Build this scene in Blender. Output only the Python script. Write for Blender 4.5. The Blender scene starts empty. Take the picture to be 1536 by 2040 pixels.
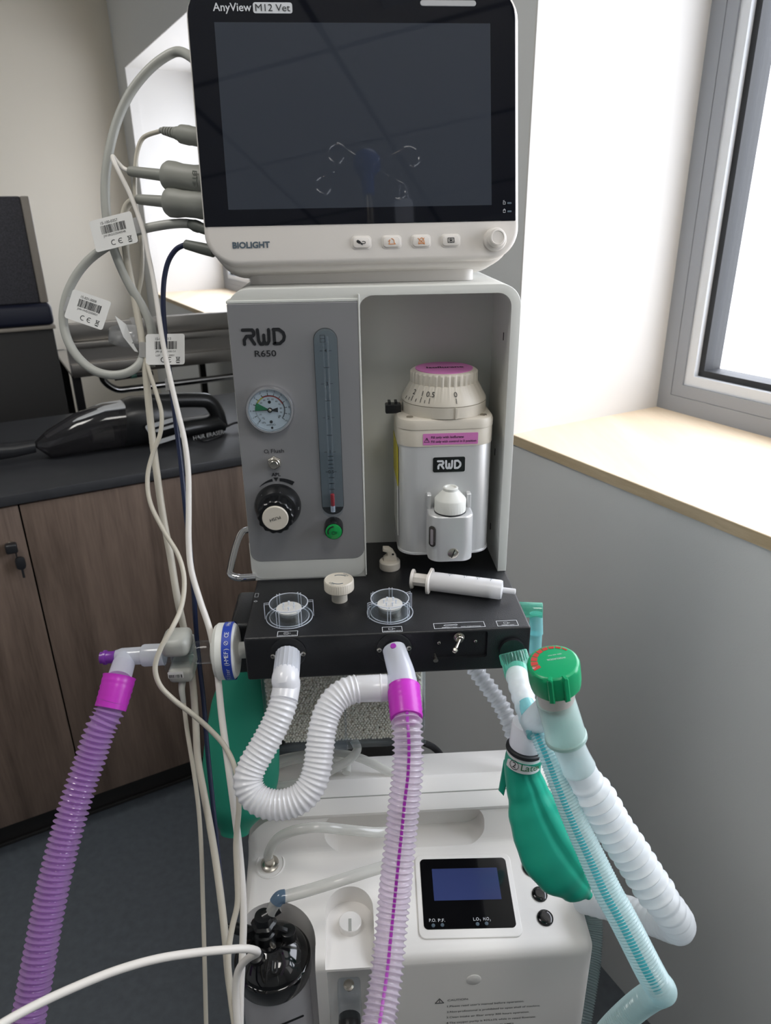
import bpy, bmesh, math, random
from mathutils import Vector, Matrix

random.seed(7)
S = bpy.context.scene
COL = S.collection
PI = math.pi

# ---------------------------------------------------------------- camera
# Machine frame: X right, Y away from the viewer, Z up; Z = 0 is the top of the black breathing module,
# which stands 1.0 m above the floor.  LIFT puts that frame into the world (floor at world z = 0).
LIFT = Matrix.Translation((0, 0, 1.0))
FPX = 1425.645
YAW, PITCH, ROLL = 0.0507, 0.39973, -0.01485
CAM = Vector((0.11503, -0.72535, 0.38611))
_cy, _sy, _cp, _sp = math.cos(YAW), math.sin(YAW), math.cos(PITCH), math.sin(PITCH)
FWD = Vector((_sy * _cp, _cy * _cp, -_sp))
_r0 = Vector((_cy, -_sy, 0)); _u0 = _r0.cross(FWD)
RIGHT = math.cos(ROLL) * _r0 + math.sin(ROLL) * _u0
UP = -math.sin(ROLL) * _r0 + math.cos(ROLL) * _u0
cam_data = bpy.data.cameras.new('camera')
cam = bpy.data.objects.new('camera', cam_data); COL.objects.link(cam)
cm = Matrix((RIGHT, UP, -FWD)).transposed().to_4x4(); cm.translation = CAM
cam.matrix_world = LIFT @ cm
cam_data.sensor_fit = 'HORIZONTAL'; cam_data.sensor_width = 36.0
cam_data.lens = 36.0 * FPX / 1536.0
cam_data.clip_start = 0.02
cam_data.dof.use_dof = True; cam_data.dof.focus_distance = 0.74; cam_data.dof.aperture_fstop = 14.0
S.camera = cam

# room axes (the machine stands at an angle to the walls): v runs along the counter, u towards the far wall
TH = math.radians(25.54)
ROOM = LIFT @ Matrix.Rotation(TH, 4, 'Z')          # local (v, u, z)
UV = Vector((-math.sin(TH), math.cos(TH), 0)); VV = Vector((math.cos(TH), math.sin(TH), 0))
WALL_V, GLASS_V, FAR_U = 0.609, 0.985, 3.535

# ---------------------------------------------------------------- world, lights, exposure
world = bpy.data.worlds.new('sky'); S.world = world; world.use_nodes = True
wn = world.node_tree.nodes; wl = world.node_tree.links; wn.clear()
wo = wn.new('ShaderNodeOutputWorld'); wb = wn.new('ShaderNodeBackground')
tc = wn.new('ShaderNodeTexCoord'); sx = wn.new('ShaderNodeSeparateXYZ'); wr = wn.new('ShaderNodeValToRGB')
wl.new(tc.outputs['Generated'], sx.inputs[0]); wl.new(sx.outputs['Z'], wr.inputs[0])
wr.color_ramp.elements[0].position = 0.0; wr.color_ramp.elements[0].color = (0.66, 0.65, 0.63, 1)
wr.color_ramp.elements[1].position = 0.25; wr.color_ramp.elements[1].color = (1.0, 0.99, 0.975, 1)
wl.new(wr.outputs[0], wb.inputs[0]); wb.inputs[1].default_value = SKY_STRENGTH = 6.0
wl.new(wb.outputs[0], wo.inputs[0])

def window_portal(name, c, along, inward, w, h):
    """sky light enters through each window; the portal only guides sampling"""
    d = bpy.data.lights.new(name, 'AREA'); d.shape = 'RECTANGLE'; d.size = w; d.size_y = h; d.cycles.is_portal = True
    o = bpy.data.objects.new(name, d); COL.objects.link(o); z = -Vector(inward); x = Vector(along); y = z.cross(x)
    m = Matrix((x, y, z)).transposed().to_4x4(); m.translation = Vector(c); o.matrix_world = ROOM @ m
WIN_FAR = (1.75, 3.315); WIN_NEAR = (-1.45, 0.308); WIN_Z = (0.0, 1.02)
BACK_U = -3.2; LEFT_V = -2.8
for nm, (a_, c_) in (('daylight_far_window', WIN_FAR), ('daylight_near_window', WIN_NEAR)):
    window_portal(nm, (1.07, (a_ + c_) / 2, .51), (0, 1, 0), (-1, 0, 0), c_ - a_, 1.02)

CEIL_Z = 1.65
FILL_SPOTS = ((.05, -1.2), (-.8, .15)); FILL_W = (7.0, 9.0)  # places and power of the added fill panels
S.view_settings.view_transform = 'Standard'; S.view_settings.look = 'None'
S.view_settings.exposure = 0.42; S.view_settings.gamma = 1.0
S.view_settings.use_curve_mapping = False
S.cycles.max_bounces = 12; S.cycles.transparent_max_bounces = 24; S.cycles.diffuse_bounces = 6
S.cycles.sample_clamp_indirect = 6.0
S.cycles.use_denoising = True

# ---------------------------------------------------------------- helpers
def at(px, py, X=None, Y=None, Z=None, D=None):
    """machine-frame point seen at photo pixel (px, py) on a known plane or at a known depth D"""
    d = FWD + RIGHT * ((px - 768) / FPX) - UP * ((py - 1020) / FPX)
    if D is not None: t = D
    elif X is not None: t = (X - CAM.x) / d.x
    elif Y is not None: t = (Y - CAM.y) / d.y
    else: t = (Z - CAM.z) / d.z
    return CAM + d * t

def sr(r, g, b):
    f = lambda c: ((c / 255) / 12.92) if c / 255 <= 0.04045 else (((c / 255) + 0.055) / 1.055) ** 2.4
    return (f(r), f(g), f(b), 1)

def new_mat(name):
    m = bpy.data.materials.new(name); m.use_nodes = True
    nt = m.node_tree; nt.nodes.clear(); out = nt.nodes.new('ShaderNodeOutputMaterial')
    return m, nt, out

def pbr(name, rgb, rough=0.45, metal=0.0, spec=0.5, bump=0.0, bscale=300, coat=0.0, noise=0.0, nscale=8):
    m, nt, out = new_mat(name)
    p = nt.nodes.new('ShaderNodeBsdfPrincipled')
    p.inputs['Base Color'].default_value = sr(*rgb); p.inputs['Roughness'].default_value = rough
    p.inputs['Metallic'].default_value = metal; p.inputs['Specular IOR Level'].default_value = spec
    p.inputs['Coat Weight'].default_value = coat
    if noise or bump:
        co = nt.nodes.new('ShaderNodeTexCoord')
    if noise:
        t = nt.nodes.new('ShaderNodeTexNoise'); t.inputs['Scale'].default_value = nscale; t.inputs['Detail'].default_value = 5
        nt.links.new(co.outputs['Object'], t.inputs['Vector'])
        r = nt.nodes.new('ShaderNodeValToRGB')
        c = sr(*rgb); r.color_ramp.elements[0].position = .3; r.color_ramp.elements[1].position = .7
        r.color_ramp.elements[0].color = tuple(x * (1 - noise) for x in c[:3]) + (1,)
        r.color_ramp.elements[1].color = tuple(min(1, x * (1 + noise)) for x in c[:3]) + (1,)
        nt.links.new(t.outputs['Fac'], r.inputs[0]); nt.links.new(r.outputs[0], p.inputs['Base Color'])
    if bump:
        t = nt.nodes.new('ShaderNodeTexNoise'); t.inputs['Scale'].default_value = bscale
        nt.links.new(co.outputs['Object'], t.inputs['Vector'])
        b = nt.nodes.new('ShaderNodeBump'); b.inputs['Strength'].default_value = bump; b.inputs['Distance'].default_value = 0.001
        nt.links.new(t.outputs['Fac'], b.inputs['Height']); nt.links.new(b.outputs[0], p.inputs['Normal'])
    nt.links.new(p.outputs[0], out.inputs[0])
    return m

def schlick(nt, base, gain):
    """reflectance that rises at grazing angles, the same on both sides of a thin wall"""
    lw = nt.nodes.new('ShaderNodeLayerWeight'); lw.inputs[0].default_value = 0.5
    pw = nt.nodes.new('ShaderNodeMath'); pw.operation = 'POWER'; pw.inputs[1].default_value = 5.0
    nt.links.new(lw.outputs['Facing'], pw.inputs[0])
    mu = nt.nodes.new('ShaderNodeMath'); mu.operation = 'MULTIPLY_ADD'; mu.inputs[1].default_value = gain; mu.inputs[2].default_value = base
    nt.links.new(pw.outputs[0], mu.inputs[0]); return mu

def clear(name, tint, gloss=0.25, rough=0.08, body=0.0, body_rgb=(255, 255, 255), edge=0.6):
    """clear moulded plastic: see-through, glossier and denser at grazing angles"""
    m, nt, out = new_mat(name)
    tr = nt.nodes.new('ShaderNodeBsdfTransparent'); tr.inputs[0].default_value = sr(*tint)
    gl = nt.nodes.new('ShaderNodeBsdfGlossy'); gl.inputs['Roughness'].default_value = rough
    di = nt.nodes.new('ShaderNodeBsdfTranslucent'); di.inputs[0].default_value = sr(*body_rgb)
    df = nt.nodes.new('ShaderNodeBsdfDiffuse'); df.inputs[0].default_value = sr(*body_rgb)
    a = nt.nodes.new('ShaderNodeMixShader'); a.inputs[0].default_value = 0.6
    nt.links.new(di.outputs[0], a.inputs[1]); nt.links.new(df.outputs[0], a.inputs[2])
    lw = nt.nodes.new('ShaderNodeLayerWeight'); lw.inputs[0].default_value = 0.35
    mr = nt.nodes.new('ShaderNodeMapRange'); mr.inputs[3].default_value = body; mr.inputs[4].default_value = min(1, body + edge)
    nt.links.new(lw.outputs['Facing'], mr.inputs[0])
    b = nt.nodes.new('ShaderNodeMixShader'); nt.links.new(mr.outputs[0], b.inputs[0])
    nt.links.new(tr.outputs[0], b.inputs[1]); nt.links.new(a.outputs[0], b.inputs[2])
    mu = schlick(nt, 0.02 + gloss * 0.1, 0.7)
    c = nt.nodes.new('ShaderNodeMixShader'); nt.links.new(mu.outputs[0], c.inputs[0])
    nt.links.new(b.outputs[0], c.inputs[1]); nt.links.new(gl.outputs[0], c.inputs[2])
    nt.links.new(c.outputs[0], out.inputs[0])
    return m

def milky(name, rgb, through=0.5, see=0.1, rough=0.3, gloss=0.08):
    """soft translucent plastic: light passes through and spreads"""
    m, nt, out = new_mat(name)
    di = nt.nodes.new('ShaderNodeBsdfDiffuse'); di.inputs[0].default_value = sr(*rgb)
    tl = nt.nodes.new('ShaderNodeBsdfTranslucent'); tl.inputs[0].default_value = sr(*rgb)
    tr = nt.nodes.new('ShaderNodeBsdfTransparent'); gl = nt.nodes.new('ShaderNodeBsdfGlossy'); gl.inputs['Roughness'].default_value = rough
    a = nt.nodes.new('ShaderNodeMixShader'); a.inputs[0].default_value = through
    nt.links.new(di.outputs[0], a.inputs[1]); nt.links.new(tl.outputs[0], a.inputs[2])
    b = nt.nodes.new('ShaderNodeMixShader'); b.inputs[0].default_value = see
    nt.links.new(a.outputs[0], b.inputs[1]); nt.links.new(tr.outputs[0], b.inputs[2])
    mu = schlick(nt, 0.03 + gloss * .3, 0.5)
    c = nt.nodes.new('ShaderNodeMixShader'); nt.links.new(mu.outputs[0], c.inputs[0])
    nt.links.new(b.outputs[0], c.inputs[1]); nt.links.new(gl.outputs[0], c.inputs[2])
    nt.links.new(c.outputs[0], out.inputs[0])
    return m

class MB:
    """collects shapes in one mesh"""
    def __init__(s, M=None):
        s.bm = bmesh.new(); s.M = (LIFT if M is None else M)
    def _merge(s, tmp, M=None):
        me = bpy.data.meshes.new('t'); tmp.to_mesh(me); tmp.free()
        me.transform(s.M @ (M if M is not None else Matrix.Identity(4)))
        s.bm.from_mesh(me); bpy.data.meshes.remove(me); return s
    def box(s, x0, x1, y0, y1, z0, z1, bev=0.0, seg=3, M=None):
        t = bmesh.new(); bmesh.ops.create_cube(t, size=1.0)
        for v in t.verts:
            v.co = Vector(((x0 + x1) / 2 + v.co.x * (x1 - x0), (y0 + y1) / 2 + v.co.y * (y1 - y0), (z0 + z1) / 2 + v.co.z * (z1 - z0)))
        if bev: bmesh.ops.bevel(t, geom=t.edges[:], offset=bev, segments=seg, profile=0.5, affect='EDGES', clamp_overlap=True)
        return s._merge(t, M)
    def prism(s, pts, o=(0, 0, 0), ux=(1, 0, 0), uy=(0, 0, 1), depth=0.01, bev=0.0, seg=2):
        """outline pts (2D) on axes ux, uy; extruded by depth along ux x uy (towards the viewer for X,Z)"""
        t = bmesh.new(); o = Vector(o); ux = Vector(ux).normalized(); uy = Vector(uy).normalized(); uz = ux.cross(uy)
        a = [t.verts.new(o + ux * p[0] + uy * p[1]) for p in pts]
        b = [t.verts.new(o + ux * p[0] + uy * p[1] + uz * depth) for p in pts]
        n = len(pts); t.faces.new(a[::-1]); top = t.faces.new(b)
        for i in range(n): t.faces.new((a[i], a[(i + 1) % n], b[(i + 1) % n], b[i]))
        bmesh.ops.recalc_face_normals(t, faces=t.faces[:])
        if bev: bmesh.ops.bevel(t, geom=list(top.edges), offset=bev, segments=seg, profile=0.5, affect='EDGES', clamp_overlap=True)
        return s._merge(t)
    def lathe(s, prof, o=(0, 0, 0), ax=(0, 0, 1), n=40, rf=None, caps=True, ref=None):
        """prof: (radius, height) along ax; rf(angle, i) scales the radius"""
        t = bmesh.new(); o = Vector(o); az = Vector(ax).normalized()
        r = Vector(ref) if ref is not None else (Vector((1, 0, 0)) if abs(az.x) < .9 else Vector((0, 1, 0)))
        a1 = (r - az * r.dot(az)).normalized(); a2 = az.cross(a1)
        rings = []
        for i, (rad, h) in enumerate(prof):
            ring = []
            for k in range(n):
                an = 2 * PI * k / n; q = rad * (rf(an, i) if rf else 1)
                ring.append(t.verts.new(o + az * h + (a1 * math.cos(an) + a2 * math.sin(an)) * q))
            rings.append(ring)
        for i in range(len(rings) - 1):
            for k in range(n): t.faces.new((rings[i][k], rings[i][(k + 1) % n], rings[i + 1][(k + 1) % n], rings[i + 1][k]))
        if caps:
            if prof[0][0] > 1e-6: t.faces.new(rings[0][::-1])
            if prof[-1][0] > 1e-6: t.faces.new(rings[-1])
        bmesh.ops.remove_doubles(t, verts=t.verts[:], dist=1e-7)
        bmesh.ops.recalc_face_normals(t, faces=t.faces[:])
        return s._merge(t)
    def cyl(s, p0, p1, r0, r1=None, n=28, bev=0.0, rf=None):
        p0 = Vector(p0); p1 = Vector(p1); L = (p1 - p0).length; r1 = r0 if r1 is None else r1
        if bev: prof = [(r0 - bev, 0), (r0 - bev * .3, bev * .3), (r0, bev), (r1, L - bev), (r1 - bev * .3, L - bev * .3), (r1 - bev, L)]
        else: prof = [(r0, 0), (r1, L)]
        return s.lathe(prof, p0, p1 - p0, n, rf)
    def tube(s, pts, r, n=14, caps=True, smooth=8, rfun=None, samples=None, flat=None):
        """sweep along a smooth path; rfun(distance, total) gives the radius; flat=(axis, factor) squashes the section"""
        path = spline(pts, smooth)
        if samples: path = resample(path, samples)
        t = bmesh.new(); rings = []; fr = frames(path); tot = fr[-1][4]
        for (p, tg, a, b, dist) in fr:
            q = rfun(dist, tot) if rfun else r
            ring = []
            for k in range(n):
                an = 2 * PI * k / n; d = (a * math.cos(an) + b * math.sin(an)) * q
                if flat: d -= flat[0] * (d.dot(flat[0]) * (1 - flat[1]))
                ring.append(t.verts.new(p + d))
            rings.append(ring)
        for i in range(len(rings) - 1):
            for k in range(n): t.faces.new((rings[i][k], rings[i][(k + 1) % n], rings[i + 1][(k + 1) % n], rings[i + 1][k]))
        if caps: t.faces.new(rings[0][::-1]); t.faces.new(rings[-1])
        bmesh.ops.recalc_face_normals(t, faces=t.faces[:])
        return s._merge(t)
    def poly(s, pts):
        t = bmesh.new(); t.faces.new([t.verts.new(Vector(p)) for p in pts]); return s._merge(t)
    def stroke(s, pts, w, o, ux, uy, depth=0.0004):
        """flat pen stroke with round joins, drawn on axes ux, uy"""
        for i in range(len(pts) - 1):
            a = Vector(pts[i]); b = Vector(pts[i + 1]); d = (b - a)
            if d.length < 1e-9: continue
            d.normalize(); nn = Vector((-d.y, d.x)) * (w / 2)
            s.prism([tuple(a - nn), tuple(b - nn), tuple(b + nn), tuple(a + nn)], o, ux, uy, depth * (1 + .02 * (i % 9)))
        for j, p in enumerate(pts):
            s.prism([(p[0] + w / 2 * math.cos(2 * PI * k / 10), p[1] + w / 2 * math.sin(2 * PI * k / 10)) for k in range(10)], o, ux, uy, depth * (.70 + .02 * (j % 10)))
        return s
    def text(s, body, o, ux, uy, h, w=None, align='LEFT', depth=0.0003, bold=0.0):
        """lettering with cap height h (and total width w if given), baseline origin o, on axes ux, uy"""
        cu = bpy.data.curves.new('t', 'FONT'); cu.body = body; cu.size = 1.0; cu.offset = bold; cu.resolution_u = 3
        ob = bpy.data.objects.new('t', cu); me = bpy.data.meshes.new_from_object(ob)
        xs = [v.co.x for v in me.vertices] or [0, 1]
        sy = h / 0.70; sxx = (w / (max(xs) - min(xs))) if w else sy
        ux = Vector(ux).normalized(); uy = Vector(uy).normalized(); uz = ux.cross(uy); o = Vector(o)
        x0 = min(xs) if align == 'LEFT' else ((min(xs) + max(xs)) / 2 if align == 'CENTER' else max(xs))
        for v in me.vertices: v.co = o + ux * ((v.co.x - x0) * sxx) + uy * (v.co.y * sy) + uz * depth
        me.transform(s.M); s.bm.from_mesh(me)
        bpy.data.meshes.remove(me); bpy.data.objects.remove(ob); bpy.data.curves.remove(cu); return s

def spline(pts, sub=8):
    P = [Vector(p) for p in pts]
    if len(P) < 3 or sub <= 1: return P
    out = []
    for i in range(len(P) - 1):
        p0 = P[i - 1] if i else P[0] * 2 - P[1]; p1 = P[i]; p2 = P[i + 1]; p3 = P[i + 2] if i + 2 < len(P) else P[-1] * 2 - P[-2]
        t0 = 0; t1 = max((p1 - p0).length, 1e-6) ** .5; t2 = t1 + max((p2 - p1).length, 1e-6) ** .5; t3 = t2 + max((p3 - p2).length, 1e-6) ** .5
        for k in range(sub):
            t = t1 + (t2 - t1) * k / sub
            A1 = p0 * ((t1 - t) / (t1 - t0)) + p1 * ((t - t0) / (t1 - t0)); A2 = p1 * ((t2 - t) / (t2 - t1)) + p2 * ((t - t1) / (t2 - t1))
            A3 = p2 * ((t3 - t) / (t3 - t2)) + p3 * ((t - t2) / (t3 - t2))
            B1 = A1 * ((t2 - t) / (t2 - t0)) + A2 * ((t - t0) / (t2 - t0)); B2 = A2 * ((t3 - t) / (t3 - t1)) + A3 * ((t - t1) / (t3 - t1))
            out.append(B1 * ((t2 - t) / (t2 - t1)) + B2 * ((t - t1) / (t2 - t1)))
    out.append(P[-1]); return out

def plen(path): return sum((path[i + 1] - path[i]).length for i in range(len(path) - 1))

def resample(path, n):
    L = [0]
    for i in range(len(path) - 1): L.append(L[-1] + (path[i + 1] - path[i]).length)
    out = []; j = 0
    for k in range(n + 1):
        d = L[-1] * k / n
        while j < len(L) - 2 and L[j + 1] < d: j += 1
        f = (d - L[j]) / max(L[j + 1] - L[j], 1e-9); out.append(path[j].lerp(path[j + 1], min(1, f)))
    return out

def frames(path):
    """(point, tangent, a, b, distance) with a twist-free frame"""
    out = []; a = None; dist = 0
    for i, p in enumerate(path):
        tg = (path[min(i + 1, len(path) - 1)] - path[max(i - 1, 0)]).normalized()
        if a is None:
            r = Vector((0, 0, 1)) if abs(tg.z) < .9 else Vector((1, 0, 0)); a = (r - tg * r.dot(tg)).normalized()
        else: a = (a - tg * a.dot(tg)).normalized()
        if i: dist += (p - path[i - 1]).length
        out.append((p, tg, a, tg.cross(a), dist))
    return out

def rrect(w, h, r, n=6, cx=0, cy=0):
    """rounded rectangle; r may be one radius or four (top right, top left, bottom left, bottom right)"""
    R4 = (r,) * 4 if not isinstance(r, tuple) else r; out = []
    for i, (sx_, sy_, a0) in enumerate(((1, 1, 0), (-1, 1, 90), (-1, -1, 180), (1, -1, 270))):
        q = R4[i]
        for k in range(n + 1):
            an = math.radians(a0 + 90 * k / n)
            out.append((cx + sx_ * (w / 2 - q) + q * math.cos(an), cy + sy_ * (h / 2 - q) + q * math.sin(an)))
    return out

def circ(r, n=32, cx=0, cy=0): return [(cx + r * math.cos(2 * PI * k / n), cy + r * math.sin(2 * PI * k / n)) for k in range(n)]

LOC = {}                                        # world location of every object's local origin
def thing(name, label, cat, loc, group=None, M=LIFT):
    o = bpy.data.objects.new(name, None); COL.objects.link(o); o.empty_display_size = 0.02
    L = M @ Vector(loc); o.location = L; LOC[o.name] = L
    o['label'] = label; o['category'] = cat
    if group: o['group'] = group
    return o

def obj(name, mb, mat, parent=None, flat=False, angle=35):
    me = bpy.data.meshes.new(name); mb.bm.to_mesh(me); mb.bm.free()
    if parent is not None: L = LOC[parent.name]
    else:
        xs = [v.co for v in me.vertices]
        L = Vector(((min(c.x for c in xs) + max(c.x for c in xs)) / 2, (min(c.y for c in xs) + max(c.y for c in xs)) / 2, min(c.z for c in xs)))
    me.transform(Matrix.Translation(-L)); me.materials.append(mat)
    if not flat:
        me.polygons.foreach_set('use_smooth', [True] * len(me.polygons)); me.set_sharp_from_angle(angle=math.radians(angle))
    o = bpy.data.objects.new(name, me); COL.objects.link(o)
    LOC[o.name] = L
    if parent is not None: o.parent = parent
    else: o.location = L
    return o

def tag(o, label, cat, group=None):
    o['label'] = label; o['category'] = cat
    if group: o['group'] = group
    return o

def struct(name, mb, mat, parent=None, **k):
    o = obj(name, mb, mat, parent, **k)
    if parent is None: o['kind'] = 'structure'
    return o

def cut(o, mbs):
    """subtract the shapes in mbs from object o"""
    L = LOC[o.name]
    for mb in mbs:
        me = bpy.data.meshes.new('c'); mb.bm.to_mesh(me); mb.bm.free(); me.transform(Matrix.Translation(-L))
        c = bpy.data.objects.new('c', me); COL.objects.link(c)
        if o.parent: c.parent = o.parent
        else: c.location = L
        md = o.modifiers.new('b', 'BOOLEAN'); md.operation = 'DIFFERENCE'; md.object = c; md.solver = 'MANIFOLD'
        bpy.context.view_layer.update()
        dg = bpy.context.evaluated_depsgraph_get()
        nm = bpy.data.meshes.new_from_object(o.evaluated_get(dg))
        o.modifiers.clear(); old = o.data; o.data = nm; bpy.data.meshes.remove(old)
        bpy.data.objects.remove(c); bpy.data.meshes.remove(me)
    me = o.data
    me.polygons.foreach_set('use_smooth', [True] * len(me.polygons)); me.set_sharp_from_angle(angle=math.radians(32))

def corrugated(mb, pts, r, pitch, depth, n=26, per=8, sharp=1.0, smooth=10, rfun=None):
    """ribbed hose: rings of radius r swelling between r-depth and r"""
    path = spline(pts, smooth); L = plen(path); ns = max(16, int(L / pitch * per))
    def rf(d, tot):
        c = 0.5 + 0.5 * math.cos(2 * PI * d / pitch)
        base = r if rfun is None else rfun(d / tot)
        return base - 2 * depth * (1 - c ** sharp)
    mb.tube(path, r, n=n, smooth=1, samples=ns, rfun=rf)
    return L

def stripe_mesh(mb, pts, r, toward, ang, width, smooth=10, step=0.002, thick=0.0006):
    """a narrow band lying on a hose of radius r, on the side that faces the direction `toward`, turned by ang"""
    path = spline(pts, smooth); path = resample(path, max(8, int(plen(path) / step)))
    t = bmesh.new(); rows = []
    for (p, tg, a, b, dist) in frames(path):
        f = toward - tg * toward.dot(tg); f.normalize(); s_ = tg.cross(f)
        row = []
        for rr in (r, r + thick):
            for k in (-2, -1, 0, 1, 2):
                an = ang + k * width / (4 * r); row.append(t.verts.new(p + (f * math.cos(an) + s_ * math.sin(an)) * rr))
        rows.append(row)
    for i in range(len(rows) - 1):
        q, w = rows[i], rows[i + 1]
        for k in range(4):
            t.faces.new((q[k], q[k + 1], w[k + 1], w[k])); t.faces.new((q[5 + k], w[5 + k], w[6 + k], q[6 + k]))
        t.faces.new((q[0], w[0], w[5], q[5])); t.faces.new((q[4], q[9], w[9], w[4]))
    bmesh.ops.recalc_face_normals(t, faces=t.faces[:])
    mb._merge(t)

X_, Y_, Z_ = Vector((1, 0, 0)), Vector((0, 1, 0)), Vector((0, 0, 1))
# ---------------------------------------------------------------- materials
M = {}
def wood(name, c1, c2, scale=3.0, stretch=(1, 1, 0.08), rough=0.5, rot=(0, 0, 0), knots=0.0, spec=0.4):
    m, nt, out = new_mat(name); p = nt.nodes.new('ShaderNodeBsdfPrincipled'); p.inputs['Roughness'].default_value = rough
    p.inputs['Specular IOR Level'].default_value = spec
    co = nt.nodes.new('ShaderNodeTexCoord'); mp = nt.nodes.new('ShaderNodeMapping'); mp.inputs['Scale'].default_value = stretch; mp.inputs['Rotation'].default_value = rot
    nt.links.new(co.outputs['Object'], mp.inputs[0])
    n1 = nt.nodes.new('ShaderNodeTexNoise'); n1.inputs['Scale'].default_value = scale; n1.inputs['Detail'].default_value = 6; n1.inputs['Distortion'].default_value = 1.2
    n2 = nt.nodes.new('ShaderNodeTexNoise'); n2.inputs['Scale'].default_value = scale * 14; n2.inputs['Detail'].default_value = 4
    nt.links.new(mp.outputs[0], n1.inputs[0]); nt.links.new(mp.outputs[0], n2.inputs[0])
    mx = nt.nodes.new('ShaderNodeMath'); mx.operation = 'MULTIPLY_ADD'; mx.inputs[1].default_value = 0.35
    nt.links.new(n2.outputs['Fac'], mx.inputs[0]); nt.links.new(n1.outputs['Fac'], mx.inputs[2])
    r = nt.nodes.new('ShaderNodeValToRGB'); r.color_ramp.elements[0].position = .45; r.color_ramp.elements[1].position = .9
    r.color_ramp.elements[0].color = sr(*c1); r.color_ramp.elements[1].color = sr(*c2)
    nt.links.new(mx.outputs[0], r.inputs[0]); col = r.outputs[0]
    if knots:
        vo = nt.nodes.new('ShaderNodeTexVoronoi'); vo.inputs['Scale'].default_value = 6.5
        m2 = nt.nodes.new('ShaderNodeMapping'); m2.inputs['Scale'].default_value = (1.6, 1.1, .05); nt.links.new(co.outputs['Object'], m2.inputs[0]); nt.links.new(m2.outputs[0], vo.inputs['Vector'])
        kr = nt.nodes.new('ShaderNodeValToRGB'); kr.color_ramp.elements[0].position = 0.03; kr.color_ramp.elements[1].position = 0.12
        kr.color_ramp.elements[0].color = (knots, knots, knots, 1); kr.color_ramp.elements[1].color = (0, 0, 0, 1)
        nt.links.new(vo.outputs['Distance'], kr.inputs[0])
        mm = nt.nodes.new('ShaderNodeMixRGB'); nt.links.new(kr.outputs[0], mm.inputs[0]); nt.links.new(col, mm.inputs[1]); mm.inputs[2].default_value = sr(120, 84, 55); col = mm.outputs[0]
    nt.links.new(col, p.inputs['Base Color']); nt.links.new(p.outputs[0], out.inputs[0]); return m

def tiles(name, rgb, line, size=0.6):
    m, nt, out = new_mat(name); p = nt.nodes.new('ShaderNodeBsdfPrincipled'); p.inputs['Roughness'].default_value = .8
    co = nt.nodes.new('ShaderNodeTexCoord'); b = nt.nodes.new('ShaderNodeTexBrick'); b.offset = 0; b.squash = 1
    b.inputs['Scale'].default_value = 1.0; b.inputs['Brick Width'].default_value = size; b.inputs['Row Height'].default_value = size; b.inputs['Mortar Size'].default_value = .012
    b.inputs['Color1'].default_value = sr(*rgb); b.inputs['Color2'].default_value = sr(*rgb); b.inputs['Mortar'].default_value = sr(*line)
    mp = nt.nodes.new('ShaderNodeMapping'); mp.inputs['Rotation'].default_value = (0, 0, -TH); nt.links.new(co.outputs['Object'], mp.inputs[0]); nt.links.new(mp.outputs[0], b.inputs[0])
    nt.links.new(b.outputs[0], p.inputs['Base Color']); nt.links.new(p.outputs[0], out.inputs[0]); return m

M['wall'] = pbr('painted_wall', (220, 222, 222), .62, bump=.15, bscale=400)
M['far_wall'] = pbr('beige_painted_wall', (224, 217, 203), .6, bump=.1, bscale=400)
M['reveal'] = pbr('white_reveal_paint', (214, 212, 209), .6)
M['floor'] = pbr('grey_vinyl_floor', (84, 90, 96), .42, noise=.12, nscale=60)
M['ceiling'] = tiles('ceiling_tiles', (225, 225, 222), (120, 120, 120))
M['pine'] = wood('pale_pine_board', (228, 206, 178), (240, 222, 196), 2.2, (4, .35, 4), .55, (0, 0, -TH), .7)
M['ply_edge'] = wood('pale_board_edge', (184, 164, 132), (206, 188, 158), 4, (4, .5, 14), .6, (0, 0, -TH))
M['walnut'] = wood('grey_walnut_laminate', (86, 72, 63), (128, 110, 98), 3.2, (5, 5, .35), .5)
M['worktop'] = pbr('black_worktop', (50, 51, 54), .45, noise=.1, nscale=40)
M['plinth'] = pbr('dark_plinth', (38, 36, 35), .4)
M['alu'] = pbr('grey_window_aluminium', (150, 154, 160), .5, .15)
M['alu_light'] = pbr('pale_window_bead', (215, 219, 224), .4)
M['rubber'] = pbr('black_rubber', (28, 30, 33), .6)
M['pane'] = clear('window_pane', (246, 249, 255), .1, .02, 0, edge=.0)
M['white'] = pbr('warm_white_plastic', (219, 214, 208), .38, spec=.45)
M['white2'] = pbr('white_powder_coat', (214, 215, 210), .45)
M['panelgrey'] = pbr('silver_grey_panel', (138, 138, 140), .5, .1)
M['black'] = pbr('black_powder_coat', (24, 25, 28), .38, bump=.25, bscale=900)
M['blackp'] = pbr('black_plastic', (20, 21, 23), .28)
M['blackg'] = pbr('gloss_black_plastic', (12, 12, 14), .08, coat=.4)
M['screenglass'] = pbr('dark_screen_glass', (11, 13, 22), .03, spec=.6)
M['lcd'] = pbr('lcd_off', (54, 59, 68), .012, spec=.6)
M['bluelcd'] = pbr('blue_lcd', (54, 64, 108), .12)
M['ink'] = pbr('black_ink', (22, 24, 28), .6)
M['inkgrey'] = pbr('blue_grey_ink', (70, 86, 98), .6)
M['inkwhite'] = pbr('pale_ink', (205, 208, 212), .6)
M['orange'] = pbr('orange_ink', (214, 138, 74), .6)
M['steel'] = pbr('brushed_nickel', (200, 195, 185), .25, 1)
M['chrome'] = pbr('chrome', (225, 225, 228), .08, 1)
M['stainless'] = pbr('stainless_sheet', (165, 162, 158), .32, .9)
M['gaugeface'] = pbr('gauge_face', (214, 222, 228), .5)
M['green_ink'] = pbr('green_gauge_sector', (20, 130, 80), .5)
M['red_ink'] = pbr('red_ink', (190, 60, 55), .5)
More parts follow.
